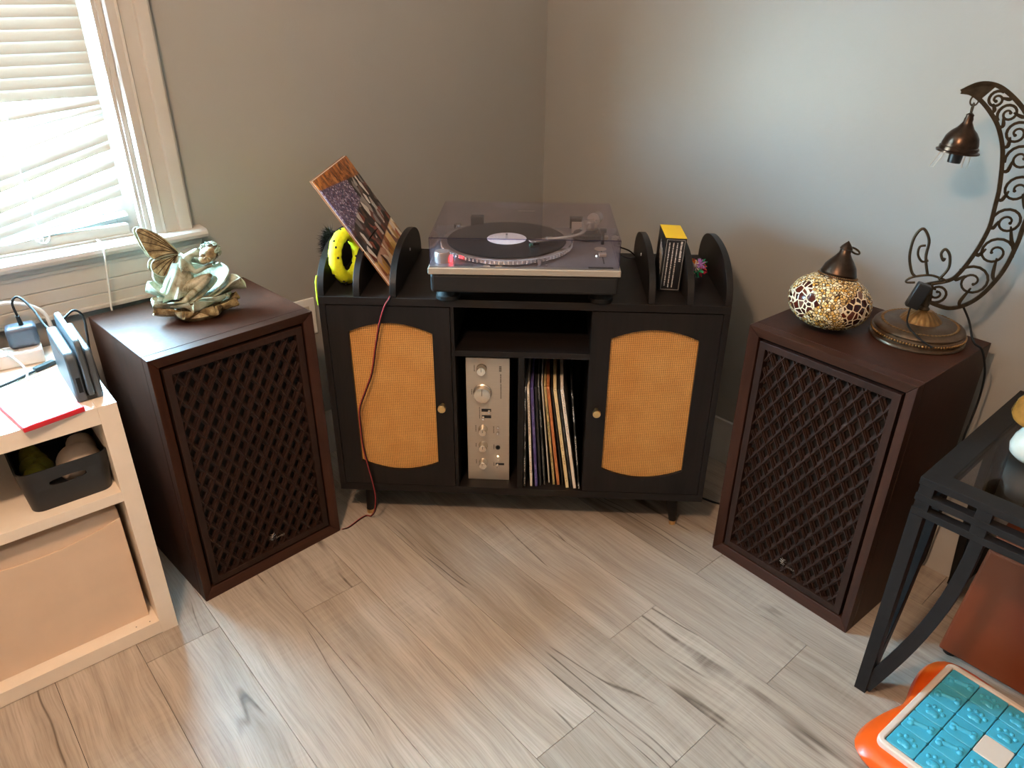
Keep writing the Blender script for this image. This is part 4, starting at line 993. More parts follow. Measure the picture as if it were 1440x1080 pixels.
MB().box(-0.05, 0.05, -0.0168, -0.0158, 0.03, 0.034).build('light_bar', M['grey_plastic'], bb)
hp = thing('headphones', 'black headphones lying on the front left of the shelf', 'headphones', shp(-0.262, 0.085, SHT+0.0003), SHA)
MB().lathe([(0, 0.0), (0.032, 0.0), (0.038, 0.006), (0.038, 0.018), (0.030, 0.026), (0, 0.028)], 28, Matrix.Translation((0.03, 0.0, 0))).build('ear_cup', M['black_plastic'], hp, 40)
MB().lathe([(0, 0.0), (0.032, 0.0), (0.038, 0.006), (0.038, 0.018), (0.030, 0.026), (0, 0.028)], 28, Matrix.Translation((-0.10, 0.0, 0))).build('ear_cup', M['black_plastic'], hp, 40)
MB().tube(smoothpath([(0.035, 0.034, 0.012), (0.02, 0.09, 0.012), (-0.035, 0.115, 0.012), (-0.09, 0.09, 0.012), (-0.105, 0.034, 0.012)], 6), 0.006, 10).build('headband', M['grey_plastic'], hp, 60)
def cable(name, label, pts, r, m, cat='cable'):
    o_ = pts[0]; t = thing(name, label, cat, shp(*o_), SHA)
    MB().tube(smoothpath([(a-o_[0], b_-o_[1], c-o_[2]) for a, b_, c in pts], 6), r, 8).build('cable', m, t, 60); return t
zt_ = SHT + 0.004
cable('charger_cable', 'black charger cable arching from the adapter to the dock', [(-0.092, 0.332, 0.728), (-0.094, 0.334, 0.760), (-0.080, 0.330, 0.772), (-0.064, 0.300, 0.750), (-0.056, 0.262, 0.725), (-0.050, 0.240, 0.715)], 0.0026, M['black_rubber'])
cable('black_usb_cable', 'black usb cable lying on the shelf in front of the strip', [(-0.30, 0.18, zt_), (-0.22, 0.20, zt_), (-0.15, 0.225, zt_), (-0.105, 0.250, zt_), (-0.075, 0.262, zt_+0.001)], 0.0032, M['black_rubber'])
t = thing('usb_connector', 'thick black usb connector lying beside the dock', 'connector', shp(-0.078, 0.265, SHT+0.0005), SHA + R_(25))
MB().box(-0.024, 0.024, -0.007, 0.007, 0, 0.010).build('body', M['black_rubber'], t, None, 0.002)
cable('white_loop_cable', 'white cable looping from the plug over the shelf front', [(-0.165, 0.318, 0.675), (-0.140, 0.285, 0.672), (-0.116, 0.245, 0.640), (-0.128, 0.205, zt_+0.001), (-0.170, 0.18, zt_), (-0.25, 0.16, zt_)], 0.0022, M['white_plastic'])
cable('white_usb_cable', 'white cable lying flat across the shelf behind the game case', [(-0.30, 0.165, zt_-0.0015), (-0.20, 0.197, zt_-0.0015), (-0.13, 0.215, zt_-0.0015), (-0.085, 0.240, zt_-0.0015)], 0.002, M['white_plastic'])
cable('white_thick_cable', 'thick white cable arching behind the power adapter', [(-0.168, 0.338, 0.706), (-0.160, 0.345, 0.728), (-0.125, 0.372, 0.748), (-0.085, 0.374, 0.745), (-0.040, 0.372, 0.715), (-0.030, 0.375, 0.66)], 0.0045, M['white_plastic'])
cable('black_loop_cable', 'black cable looping behind the dock beside the speaker', [(-0.020, 0.235, 0.735), (0.006, 0.255, 0.742), (0.022, 0.262, 0.722), (0.018, 0.245, 0.690), (0.012, 0.23, 0.650), (0.014, 0.23, 0.58)], 0.0026, M['black_rubber'])
# white wire from the window sill down behind the shelf
ww = thing('window_wire', 'thin white wire hanging from the window sill down behind the shelf', 'wire', (0.02, -1.50, 0.83))
MB().tube(smoothpath([(-0.02, 0.012, 0.0), (0.034, 0.010, -0.001), (0.042, 0.006, -0.03), (0.032, 0.0, -0.10), (0.030, -0.006, -0.17), (0.034, 0.004, -0.24), (0.036, -0.01, -0.40)], 6), 0.0022, 8).build('wire', M['white_plastic'], ww, 60)

# ================================================================ fairy statuette on the left speaker
def stone_mat():
    m, nt, b = new_mat('weathered_verdigris_resin'); v = coords(nt); n = noise(nt, v, 38, 5, 0.65, 0.4); n2 = noise(nt, v, 14, 3); n3 = noise(nt, v, 120, 4)
    a = ramp(nt, n, [(0.36, lin(98,84,56)), (0.47, lin(146,142,118)), (0.64, lin(186,184,164))])
    g = ramp(nt, n2, [(0.42, (0,0,0)), (0.62, (0.75,0.75,0.75))])
    nt.links.new(mixc(nt, g, a, lin(126,148,132)), b.inputs['Base Color']); b.inputs['Roughness'].default_value = 0.55; bump(nt, b, n3, 0.25, 0.001); return m
def tan_mat():
    m, nt, b = new_mat('aged_tan_resin'); v = coords(nt); n = noise(nt, v, 60, 5, 0.65)
    nt.links.new(ramp(nt, n, [(0.36, lin(90,72,44)), (0.5, lin(136,116,80)), (0.66, lin(178,164,126))]), b.inputs['Base Color']); b.inputs['Roughness'].default_value = 0.5; bump(nt, b, n, 0.3, 0.001); return m
M['hair'] = plain('dark_tan_hair', lin(84,66,44), 0.6, 0, 0.3, 90)
M['verd'] = stone_mat(); M['tan'] = tan_mat()
fa = thing('fairy_statuette', 'weathered green and tan fairy statuette asleep on a flower', 'statuette', (*RM(-0.7584, 1.6667), SH), RA(25))
def petal(az, L, W, z0, rise, cup=0.012, wav=0.004, th=0.0032, r0=0.012, tipdrop=0.0, ph=0.0):
    a = R_(az); g = []
    for i in range(13):
        t = i/12; row = []
        for j in range(11):
            s = j/5-1
            wl = W*(0.35 + 0.65*math.sin(PI*(0.08+0.72*t)))*(1 if t < 0.75 else math.sqrt(max(0.015, 1-((t-0.75)/0.25)**2)))
            rad = r0 + L*t*(1-0.10*s*s); lat = wl*s
            z = z0 + rise*t**1.4 + cup*s*s*(0.3+t) + wav*math.sin(3.4*s+6*t+ph)*t - tipdrop*max(0, t-0.7)**2*11
            row.append((rad*math.cos(a) - lat*math.sin(a), rad*math.sin(a) + lat*math.cos(a), max(z, 0.0018)))
        g.append(row)
    return MB().sheet(g, th)
SQ = 0.70   # depth squash of the flower
def petal_part(nm, m, *a, **k):
    mb = petal(*a, **k); mb.v = [(x, y*SQ, z) for x, y, z in mb.v]; mb.build(nm, m, fa, 70)
petal_part('leaf', M['tan'], 208, 0.098, 0.028, 0.004, 0.022, cup=0.013, wav=0.002, th=0.006, ph=1)
petal_part('leaf', M['tan'], 250, 0.092, 0.028, 0.003, 0.014, cup=0.014, wav=0.002, th=0.006, ph=2)
petal_part('leaf', M['tan'], 292, 0.092, 0.028, 0.003, 0.014, cup=0.014, wav=0.002, th=0.006, ph=0)
petal_part('leaf', M['tan'], 326, 0.098, 0.026, 0.003, 0.020, cup=0.014, wav=0.002, th=0.006, ph=3)
petal_part('leaf', M['tan'], 356, 0.086, 0.026, 0.005, 0.022, cup=0.012, wav=0.002, th=0.006, ph=3)
petal_part('leaf', M['verd'], 168, 0.082, 0.028, 0.005, 0.024, cup=0.012, wav=0.002, th=0.006, ph=3)
petal_part('petal', M['verd'], -4, 0.105, 0.050, 0.036, 0.030, cup=0.016, wav=0.006, tipdrop=0.012, ph=0)
petal_part('petal', M['verd'], 318, 0.085, 0.044, 0.034, 0.010, cup=0.014, wav=0.007, ph=2)
petal_part('petal', M['verd'], 262, 0.085, 0.052, 0.034, 0.000, cup=0.012, wav=0.006, ph=4)
petal_part('petal', M['verd'], 212, 0.100, 0.046, 0.034, 0.010, cup=0.012, wav=0.005, ph=1)
petal_part('petal', M['verd'], 178, 0.092, 0.046, 0.040, 0.034, cup=0.012, wav=0.004, ph=5)
petal_part('petal', M['verd'], 142, 0.085, 0.044, 0.044, 0.062, cup=0.010, wav=0.003, ph=3)
petal_part('petal', M['verd'], 92, 0.075, 0.046, 0.044, 0.055, cup=0.010, ph=1)
petal_part('petal', M['verd'], 42, 0.090, 0.046, 0.040, 0.056, cup=0.010, ph=2)
MB().lathe([(0, 0.0), (0.052, 0.0), (0.060, 0.012), (0.050, 0.030), (0.030, 0.044), (0, 0.050)], 24).build('flower_heart', M['tan'], fa, 60)
# body: skin surface grown from a seated skeleton
J = {'pel': ((-0.043, 0.002, 0.070), 0.022), 'sp': ((-0.034, 0.002, 0.098), 0.019), 'ch': ((-0.017, 0.0, 0.130), 0.018), 'nk': ((0.008, -0.004, 0.148), 0.0085), 'hd0': ((0.028, -0.010, 0.154), 0.012),
     'lh': ((-0.034, -0.018, 0.066), 0.0165), 'lk': ((0.044, -0.024, 0.100), 0.0115), 'la': ((-0.026, -0.034, 0.048), 0.0072), 'lt': ((-0.042, -0.040, 0.041), 0.0062),
     'rh': ((-0.034, 0.016, 0.062), 0.0165), 'rk': ((0.054, 0.0, 0.083), 0.0115), 'ra': ((-0.008, -0.024, 0.042), 0.0072), 'rt': ((-0.028, -0.030, 0.034), 0.0062),
     'ls': ((-0.012, -0.019, 0.139), 0.0085), 'le': ((0.010, -0.030, 0.112), 0.0066), 'lw': ((0.034, -0.026, 0.121), 0.0048), 'lhn': ((0.050, -0.022, 0.124), 0.0055),
     'rs': ((-0.010, 0.017, 0.140), 0.0085), 're': ((0.028, 0.022, 0.118), 0.0066), 'rw': ((0.046, 0.004, 0.122), 0.0048), 'rhn': ((0.058, -0.010, 0.124), 0.0055)}
E_ = [('pel','sp'),('sp','ch'),('ch','nk'),('nk','hd0'),('pel','lh'),('lh','lk'),('lk','la'),('la','lt'),('pel','rh'),('rh','rk'),('rk','ra'),('ra','rt'),('ch','ls'),('ls','le'),('le','lw'),('lw','lhn'),('ch','rs'),('rs','re'),('re','rw'),('rw','rhn')]
ks = list(J); me = bpy.data.meshes.new('body'); me.from_pydata([J[k][0] for k in ks], [(ks.index(a), ks.index(b_)) for a, b_ in E_], []); me.materials.append(M['verd'])
bo = bpy.data.objects.new('body', me); COL.objects.link(bo); bo.parent = fa
sk = bo.modifiers.new('skin', 'SKIN')
if not me.skin_vertices:
    me.attributes  # layer appears with the modifier
    import bmesh
    bm = bmesh.new(); bm.from_mesh(me); bm.verts.layers.skin.verify(); bm.to_mesh(me); bm.free()
for i, k in enumerate(ks):
    sv = me.skin_vertices[0].data[i]; sv.radius = (J[k][1], J[k][1]); sv.use_root = (k == 'pel')
sk.use_smooth_shade = True
sb = bo.modifiers.new('sub', 'SUBSURF'); sb.levels = 2; sb.render_levels = 2
# head with face, resting on the hands and tilted
HM = Matrix.Translation((0.045, -0.018, 0.148)) @ Matrix.Rotation(R_(-16), 4, 'Z') @ Matrix.Rotation(R_(48), 4, 'Y')
hd_ = MB().ball((0, 0, 0), (0.0185, 0.0205, 0.0235), 22, 16, HM)
hd_.ball((0.0, -0.0195, -0.012), (0.010, 0.007, 0.009), 12, 8, HM)          # chin
hd_.ball((-0.008, -0.0175, -0.005), (0.006, 0.005, 0.006), 10, 7, HM).ball((0.008, -0.0175, -0.005), (0.006, 0.005, 0.006), 10, 7, HM)   # cheeks
ho = hd_.build('head', M['tan'], fa, 70)
MB().ball((0, -0.0222, -0.003), (0.0024, 0.0040, 0.0046), 10, 7, HM).build('nose', M['tan'], ho, 70)
for s in (-1, 1):
    MB().ball((s*0.0072, -0.0190, 0.001), (0.0042, 0.0022, 0.0026), 10, 7, HM).build('eyelid', M['verd'], ho, 70)
    MB().tube([tuple(HM@Vector((s*0.0112, -0.0186, 0.000))), tuple(HM@Vector((s*0.0072, -0.0212, -0.0012))), tuple(HM@Vector((s*0.0034, -0.0206, -0.0002)))], 0.0006, 5).build('lash_line', M['bronze_dark'], ho)
    MB().ball((s*0.0185, 0.000, -0.001), (0.0025, 0.0045, 0.006), 10, 7, HM).build('ear', M['tan'], ho, 70)
MB().ball((0, -0.0225, -0.0095), (0.0045, 0.0018, 0.0014), 10, 6, HM).ball((0, -0.0220, -0.0122), (0.0038, 0.0018, 0.0013), 10, 6, HM).build('lips', M['tan'], ho, 70)
MB().ball((0, 0.005, 0.004), (0.0205, 0.0195, 0.0235), 20, 14, HM).build('hair_cap', M['hair'], ho, 70)
mb = MB()
for k in range(60):
    a = rnd.uniform(-0.35*PI, 1.35*PI); b_ = rnd.uniform(-0.25, 1.4)
    d = Vector((math.cos(a)*math.cos(b_), math.sin(a)*math.cos(b_), math.sin(b_)))
    if d.y < -0.35 and d.z < 0.62: continue
    c = Vector((0.020*d.x, 0.004+0.0195*d.y, 0.004+0.0235*d.z)); u = d.orthogonal().normalized(); w2_ = d.cross(u); r1 = rnd.uniform(0.0036, 0.0058); p = []
    for j in range(9): t = j*0.85; rr = r1*(1-j/14); p.append(tuple(HM@(c + u*rr*math.cos(t) + w2_*rr*math.sin(t) + d*(0.0005*j))))
    mb.tube(p, 0.0017, 5)
mb.build('hair', M['verd'], ho, 60)
# dress with folds, sleeve
mb = MB(); g = []
for i in range(12):
    t = i/11; row = []
    for j in range(41):
        a = 2*PI*j/40; fold = 1 + 0.16*t*math.sin(9*a+2*t) + 0.09*t*math.sin(17*a+t)
        rx, ry = (0.0195 + 0.014*t)*fold, (0.0195 + 0.014*t)*fold
        row.append((-0.014 - 0.034*t + rx*math.cos(a) + 0.012*t*(math.cos(a) > 0.3), ry*math.sin(a), 0.134 - 0.078*t + 0.008*math.cos(a)*t))
    g.append(row)
mb.sheet(g, 0.0022).build('dress', M['verd'], fa, 70)
for s, sy in ((-1, -0.021), (1, 0.019)):
    mb = MB()
    for k in range(7):
        a = -1.2+k*0.4; mb.tube([(-0.014, sy*0.9, 0.144), (-0.010+0.009*math.sin(a), sy*1.15+0.003*math.cos(a)*s, 0.131), (-0.006+0.013*math.sin(a), sy*1.3, 0.117)], [0.004, 0.0042, 0.0022], 7)
    mb.build('sleeve', M['verd'], fa, 60)
# wings, a front and a rear pair, with veins
up_ = [(-0.018,0.150),(-0.030,0.173),(-0.048,0.195),(-0.070,0.211),(-0.087,0.217),(-0.094,0.210),(-0.090,0.187),(-0.083,0.163),(-0.072,0.143),(-0.046,0.142)]
lw_ = [(-0.020,0.147),(-0.045,0.147),(-0.066,0.143),(-0.078,0.133),(-0.080,0.117),(-0.072,0.105),(-0.060,0.099),(-0.046,0.107),(-0.032,0.124)]
def sm2(pl, n=4): return [(p.x, p.z) for p in smoothpath([(a, 0, b_) for a, b_ in pl], n, True)]
for dy, ox, oz, m in ((0.0, 0, 0, 'tan'), (0.026, -0.007, -0.004, 'verd')):
    for nm, pl, root in (('upper_wing', up_, (-0.018, 0.150)), ('lower_wing', lw_, (-0.021, 0.146))):
        q = sm2(pl); tiltm = Matrix.Translation((ox, 0.010+dy, oz))
        w_o = MB().prism(q, 0, 0.0035, 'y', tiltm).build(nm, M[m], fa, 40, 0.0008)
        rim = MB().tube([(a+ox, 0.0105+dy, b_+oz) for a, b_ in q], 0.0014, 6, True).build('wing_rim', M['verd'], w_o, 60)
        vm = MB()
        for k in range(3, len(pl)-1):
            e2 = pl[k]; mid = ((root[0]+e2[0])/2, (root[1]+e2[1])/2 + 0.004)
            vm.tube(smoothpath([(root[0]+ox, 0.0102+dy, root[1]+oz), (mid[0]+ox, 0.0098+dy, mid[1]+oz), (e2[0]*0.97+root[0]*0.03+ox, 0.0102+dy, e2[1]*0.97+root[1]*0.03+oz)], 5), 0.0010, 5)
        vm.build('vein', M['bronze_dark'] if m == 'tan' else M['tan'], w_o, 60)

# ================================================================ crescent lamp on the right speaker
LX, LY = 1.4239, -0.1643
cm = thing('crescent_lamp', 'bronze crescent moon table lamp with scrollwork and empty hanging socket', 'lamp', (LX, LY, SH), RA(-20))
MB().lathe([(0, 0), (0.097, 0), (0.100, 0.003), (0.099, 0.007), (0.094, 0.010), (0.094, 0.012), (0.097, 0.014), (0.0975, 0.020), (0.093, 0.023), (0.093, 0.025), (0.095, 0.028), (0.092, 0.032), (0.082, 0.036), (0.074, 0.0375), (0.066, 0.041), (0.052, 0.043), (0.044, 0.0435), (0, 0.0435)], 64).build('base', M['bronze'], cm, 35)
mb = MB()
for k in range(96): a = 2*PI*k/96; mb.ball((0.0975*math.cos(a), 0.0975*math.sin(a), 0.017), (0.0026, 0.0026, 0.0030), 6, 5)
for k in range(60): a = 2*PI*k/60; mb.ball((0.078*math.cos(a), 0.078*math.sin(a), 0.0372), (0.0045, 0.0030, 0.0016), 6, 4)
o = mb.build('bead_border', M['bronze_gold'], cm, 60); o['kind'] = 'stuff'
MB().lathe([(0.044, 0.043), (0.040, 0.047), (0.034, 0.054), (0.026, 0.061), (0.019, 0.066), (0.014, 0.068), (0, 0.068)], 96, None, lambda i, k, n: (0.035*math.cos(k/n*2*PI*20) if 0 < i < 5 else 0)).build('fluted_dome', M['bronze_gold'], cm, 60)
MB().lathe([(0, 0.067), (0.011, 0.067), (0.012, 0.071), (0.008, 0.075), (0.009, 0.081), (0.007, 0.086), (0.007, 0.105), (0, 0.105)], 24).build('stem', M['bronze_dark'], cm, 40)
OUT = [(-0.0426,1.2002),(-0.0188,1.2143),(0.0053,1.2166),(0.0327,1.2061),(0.0723,1.1739),(0.106,1.128),(0.130,1.075),(0.1405,1.010),(0.1368,0.9488),(0.1365,0.9133),(0.129,0.8579),(0.1143,0.8158),(0.0962,0.7842),(0.0742,0.7638),(0.0494,0.754),(0.0263,0.757),(0.0049,0.7648),(-0.012,0.780)]
INN = [(-0.0426,1.2002),(-0.0236,1.1976),(-0.0019,1.1837),(0.0183,1.1645),(0.0376,1.1407),(0.0551,1.1054),(0.0642,1.0726),(0.0734,1.0204),(0.0758,0.9816),(0.0774,0.9421),(0.0717,0.9061),(0.0623,0.872),(0.0479,0.8354),(0.0334,0.8176),(0.0033,0.8061),(-0.012,0.7998)]
def ribbon(mb, pts, w, y0, y1, closed=False):
    P = [Vector((a, b_)) for a, b_ in pts]; n = len(P); ww = w if isinstance(w, (list, tuple)) else [w]*n; L = []; Rr = []
    for i in range(n):
        t = (P[min(i+1, n-1)] - P[max(i-1, 0)]); t = t.normalized() if t.length > 1e-9 else Vector((1, 0)); nn = Vector((-t.y, t.x))
        L.append(P[i]+nn*ww[i]/2); Rr.append(P[i]-nn*ww[i]/2)
    vs = []
    for i in range(n): vs += [(L[i].x, y0, L[i].y), (Rr[i].x, y0, Rr[i].y), (Rr[i].x, y1, Rr[i].y), (L[i].x, y1, L[i].y)]
    fs = []
    for i in range(n-1):
        a, b_ = 4*i, 4*i+4
        for k in range(4): fs.append((a+k, a+(k+1)%4, b_+(k+1)%4, b_+k))
    fs += [(0,3,2,1), (4*n-4, 4*n-3, 4*n-2, 4*n-1)]
    return mb.add(vs, fs)
def resamp(pl, n):
    P = [Vector((p.x, p.z)) for p in smoothpath([(a, 0, b_-SH) for a, b_ in pl], 8)]
    d = [0]
    for i in range(1, len(P)): d.append(d[-1] + (P[i]-P[i-1]).length)
    out = []; j = 0
    for k in range(n):
        s = d[-1]*k/(n-1)
        while j < len(d)-2 and d[j+1] < s: j += 1
        f = (s-d[j])/max(1e-9, d[j+1]-d[j]); out.append(P[j].lerp(P[j+1], min(1, max(0, f))))
    return out, d[-1]
NN = 160
PO, LO = resamp(OUT, NN); PI_, LI = resamp(INN, NN)
y0, y1 = -0.002, 0.002
ribbon(MB(), [(p.x, p.y) for p in PO], 0.0086, y0, y1).build('outer_rim', M['bronze_dark'], cm, None)
ribbon(MB(), [(p.x, p.y) for p in PI_], 0.0080, y0-0.0004, y1+0.0004).build('inner_rim', M['bronze_dark'], cm, None)
# solid points of the crescent
tip = [(p.x, p.y) for p in PO[:16]] + [(p.x, p.y) for p in reversed(PI_[:14])]
MB().prism(tip, y0, y1, 'y').build('crescent_tip', M['bronze_dark'], cm)
foot = [(p.x, p.y) for p in PO[-8:]] + [(p.x, p.y) for p in reversed(PI_[-7:])]
MB().prism(foot, y0, y1, 'y').build('crescent_foot', M['bronze_dark'], cm)
i = 20; flip = 1
while i < NN-9:
    a, b_ = PO[i], PI_[i]; c = (a+b_)/2; hw = (a-b_).length/2 - 0.003
    sg = MB(); pts = []; ws = []
    tang = (PO[min(i+2, NN-1)] - PO[i-2]).normalized(); base_a = math.atan2(tang.y, tang.x)
    m_ = 26
    for k in range(m_+1):
        t = k/m_; r = hw*(0.98 - 0.80*t); ang = base_a + flip*(PI*0.5 + t*PI*3.1)
        pts.append((c.x + r*math.cos(ang), c.y + r*math.sin(ang))); ws.append(0.0056 - 0.0016*t)
    ribbon(sg, pts, ws, y0+0.0003, y1-0.0003)
    q = pts[-1]; sg.cone((q[0], y0+0.0003, q[1]), (q[0], y1-0.0003, q[1]), 0.0032, 0.0032, 10)
    # leafy tendrils to the rims
    j = min(NN-1, i+max(3, int(hw*2/LO*NN*0.55)))
    for tgt, s2 in ((PO[j], 1), (PI_[j], -1)):
        st0 = c + (tgt-c).normalized()*hw*0.55 - tang*hw*0.2; mid = (st0+Vector(tgt))/2 + tang*hw*0.35
        pp = [Vector((st0.x, 0, st0.y)), Vector((mid.x, 0, mid.y)), Vector((tgt.x, 0, tgt.y))]
        sm = smoothpath(pp, 5); ribbon(sg, [(p.x, p.z) for p in sm], [0.0030+0.0042*math.sin(PI*k/(len(sm)-1)) for k in range(len(sm))], y0+0.0003, y1-0.0003)
    sg.build('scroll', M['bronze_dark'], cm)
    i += max(5, int((2*hw*1.04+0.002)/((LO+LI)/2)*NN)); flip = -flip
# wire curls at the joint
for nm, pl, r in (('wire_curl', [(-0.0126,0.1497),(-0.0252,0.1879),(-0.0276,0.225),(-0.0448,0.2492),(-0.0575,0.2279),(-0.057,0.1873),(-0.0455,0.1536),(-0.0362,0.1435)], 0.0030),
                  ('wire_curl', [(-0.0185,0.1815),(-0.0304,0.1778),(-0.0416,0.1922),(-0.0421,0.2094),(-0.0314,0.2137)], 0.0026),
                  ('wire_curl', [(0.0114,0.1415),(0.0238,0.1686),(0.0195,0.1963),(0.008,0.2098),(0.0021,0.1989),(0.0093,0.1851),(0.0115,0.1906)], 0.0030),
                  ('wire_curl', [(-0.0328,0.1293),(-0.0478,0.1273),(-0.0503,0.1319),(-0.0385,0.1415),(-0.0097,0.1491),(0.0103,0.1462),(0.0272,0.1387),(0.0005,0.1298)], 0.0026)):
    MB().tube(smoothpath([(a, -0.006, b_) for a, b_ in pl], 6), r, 8).build(nm, M['bronze_dark'], cm, 60)
# inline switch and its cord
sw = Matrix.Translation((-0.0225, -0.022, 0.105)) @ Matrix.Rotation(R_(16), 4, 'Y')
MB().box(-0.0145, 0.0145, -0.010, 0.010, -0.029, 0.029, sw).build('switch_box', M['black_plastic'], cm, 40, 0.003, 3)
MB().tube(smoothpath([(-0.031, -0.022, 0.078), (-0.034, -0.040, 0.055), (-0.032, -0.062, 0.047), (-0.022, -0.082, 0.041), (-0.004, -0.094, 0.030), (0.018, -0.100, 0.020)], 6), 0.0020, 8).build('cord', M['black_rubber'], cm, 60)
# chain, bell, socket, clips
bu, bz = -0.0150, 1.1588 - SH
def link(c, r, ax):
    p = []
    for k in range(20):
        a = 2*PI*k/20; u = Vector((0.75*r*math.cos(a), 0, r*math.sin(a))) if ax else Vector((0, 0.75*r*math.cos(a), r*math.sin(a))); p.append(tuple(Vector(c)+u))
    MB().tube(p, 0.0017, 7, True).build('chain_link', M['bronze_dark'], cm, 60)
link((bu, 0, bz+0.026), 0.0095, True); link((bu, 0, bz+0.012), 0.0095, False)
BM_ = Matrix.Translation((bu, 0, bz)) @ Matrix.Rotation(R_(4), 4, 'Y')
MB().lathe([(0, 0.004), (0.003, 0.003), (0.0075, 0.000), (0.0070, -0.004), (0.0085, -0.008), (0.0085, -0.014), (0.012, -0.020), (0.016, -0.026), (0.024, -0.033), (0.031, -0.043), (0.0345, -0.056), (0.0345, -0.060), (0.037, -0.062), (0.037, -0.068), (0.041, -0.070), (0.041, -0.073), (0.033, -0.0735), (0, -0.0735)], 40, BM_).build('bell', M['bronze_bell'], cm, 40)
MB().cone(tuple(BM_@Vector((0, 0, -0.073))), tuple(BM_@Vector((0, 0, -0.094))), 0.0135, 0.0125, 24).build('socket', M['black_plastic'], cm, 40)
for pl in ([(-0.022, -0.008, -0.072), (-0.036, -0.010, -0.106), (-0.044, -0.010, -0.106), (-0.031, -0.008, -0.072)], [(0.017, 0, -0.072), (0.017, 0.0, -0.102), (0.027, 0.0, -0.102), (0.027, 0, -0.072)]):
    MB().tube([tuple(BM_@Vector(p)) for p in pl], 0.0008, 6).build('glass_clip', M['silver'], cm, 60)
# lamp cord running down behind the speaker
lcd = thing('lamp_cord', 'black lamp cord falling from the crescent lamp behind the right speaker', 'cord', (1.552, -0.032, 0.30))
LM = Matrix.Translation((LX, LY, SH)) @ Matrix.Rotation(RA(-20), 4, 'Z')
p1 = [LM@Vector((0.074, 0.003, 0.086)), LM@Vector((0.0955, 0.004, 0.052)), LM@Vector((0.117, 0.01, 0.024))]
pts = [(p.x-1.552, p.y+0.032, p.z-0.30) for p in p1[:2]] + [(x-1.552, y+0.032, z-0.30) for x, y, z in ((1.535, -0.150, 0.700), (1.553, -0.140, 0.684), (1.561, -0.120, 0.650), (1.561, -0.080, 0.600), (1.561, -0.062, 0.540), (1.561, -0.066, 0.490), (1.561, -0.078, 0.435), (1.561, -0.060, 0.360), (1.560, -0.050, 0.20), (1.558, -0.040, 0.05), (1.550, -0.032, 0.004))]
MB().tube(smoothpath(pts, 6), 0.0024, 8).build('cord', M['black_rubber'], lcd, 60)

# ================================================================ mosaic glass shade lying on the right speaker
def mosaic_mat():
    m, nt, b = new_mat('gold_and_brown_mosaic_glass'); t = nd(nt, 'ShaderNodeTexCoord'); v = t.outputs['Object']; s = nd(nt, 'ShaderNodeSeparateXYZ'); nt.links.new(v, s.inputs[0])
    az = math_(nt, 'ARCTAN2', s.outputs['Y'], s.outputs['X'])
    # pointed medallions round the belly
    f = math_(nt, 'ABSOLUTE', math_(nt, 'SUBTRACT', math_(nt, 'FRACT', math_(nt, 'ADD', math_(nt, 'MULTIPLY', az, 4/(2*PI)), 0.272)), 0.5))
    med = math_(nt, 'LESS_THAN', math_(nt, 'ADD', math_(nt, 'MULTIPLY', f, 2.5), math_(nt, 'MULTIPLY', math_(nt, 'ABSOLUTE', s.outputs['Z']), 19)), 0.92)
    def vor(scale, feat):
        n = nd(nt, 'ShaderNodeTexVoronoi'); n.feature = feat; n.inputs['Scale'].default_value = scale; nt.links.new(v, n.inputs['Vector']); return n
    e1 = vor(150, 'DISTANCE_TO_EDGE'); c1 = vor(150, 'F1'); e2 = vor(62, 'DISTANCE_TO_EDGE'); c2 = vor(62, 'F1')
    s1 = nd(nt, 'ShaderNodeSeparateColor'); nt.links.new(c1.outputs['Color'], s1.inputs[0]); s2 = nd(nt, 'ShaderNodeSeparateColor'); nt.links.new(c2.outputs['Color'], s2.inputs[0])
    small = ramp(nt, s1.outputs[0], [(0, lin(150,104,50)), (0.3, lin(232,198,130)), (0.6, lin(250,236,200)), (0.9, lin(214,160,70))])
    small = mixc(nt, ramp(nt, e1.outputs['Distance'], [(0.06, (1,1,1)), (0.12, (0,0,0))]), small, lin(60,36,16))
    big = ramp(nt, s2.outputs[0], [(0, lin(36,12,10)), (0.6, lin(62,22,16)), (0.85, lin(90,36,22)), (0.97, lin(200,190,170))])
    big = mixc(nt, ramp(nt, e2.outputs['Distance'], [(0.05, (1,1,1)), (0.09, (0,0,0))]), big, lin(238,220,186))
    nt.links.new(mixc(nt, med, small, big), b.inputs['Base Color']); b.inputs['Roughness'].default_value = 0.16
    h = mixc(nt, med, ramp(nt, e1.outputs['Distance'], [(0, (0,0,0)), (0.2, (1,1,1))]), ramp(nt, e2.outputs['Distance'], [(0, (0,0,0)), (0.15, (1,1,1))]))
    bump(nt, b, h, 0.5, 0.0015); return m
M['mosaic'] = mosaic_mat()
RG, ZG = 0.092, 0.064
mo = thing('mosaic_lamp_shade', 'round gold and brown mosaic glass lamp shade with bronze cap', 'lamp shade', (1.2605, -0.279, SH+0.0005), RA(0))
tl_ = Matrix.Translation((0, 0, ZG+0.0035)) @ Matrix.Rotation(R_(9), 4, 'Y') @ Matrix.Rotation(R_(-7), 4, 'X')
pr = []
for i in range(29):
    a = -PI/2 + (PI/2+1.10)*i/28 + 0.0; pr.append((RG*abs(math.cos(a))**0.92, ZG*math.sin(a)))
go = MB().lathe(pr, 64).build('glass_globe', M['mosaic'], mo, 60); go.matrix_local = tl_
z0 = pr[-1][1]-0.003
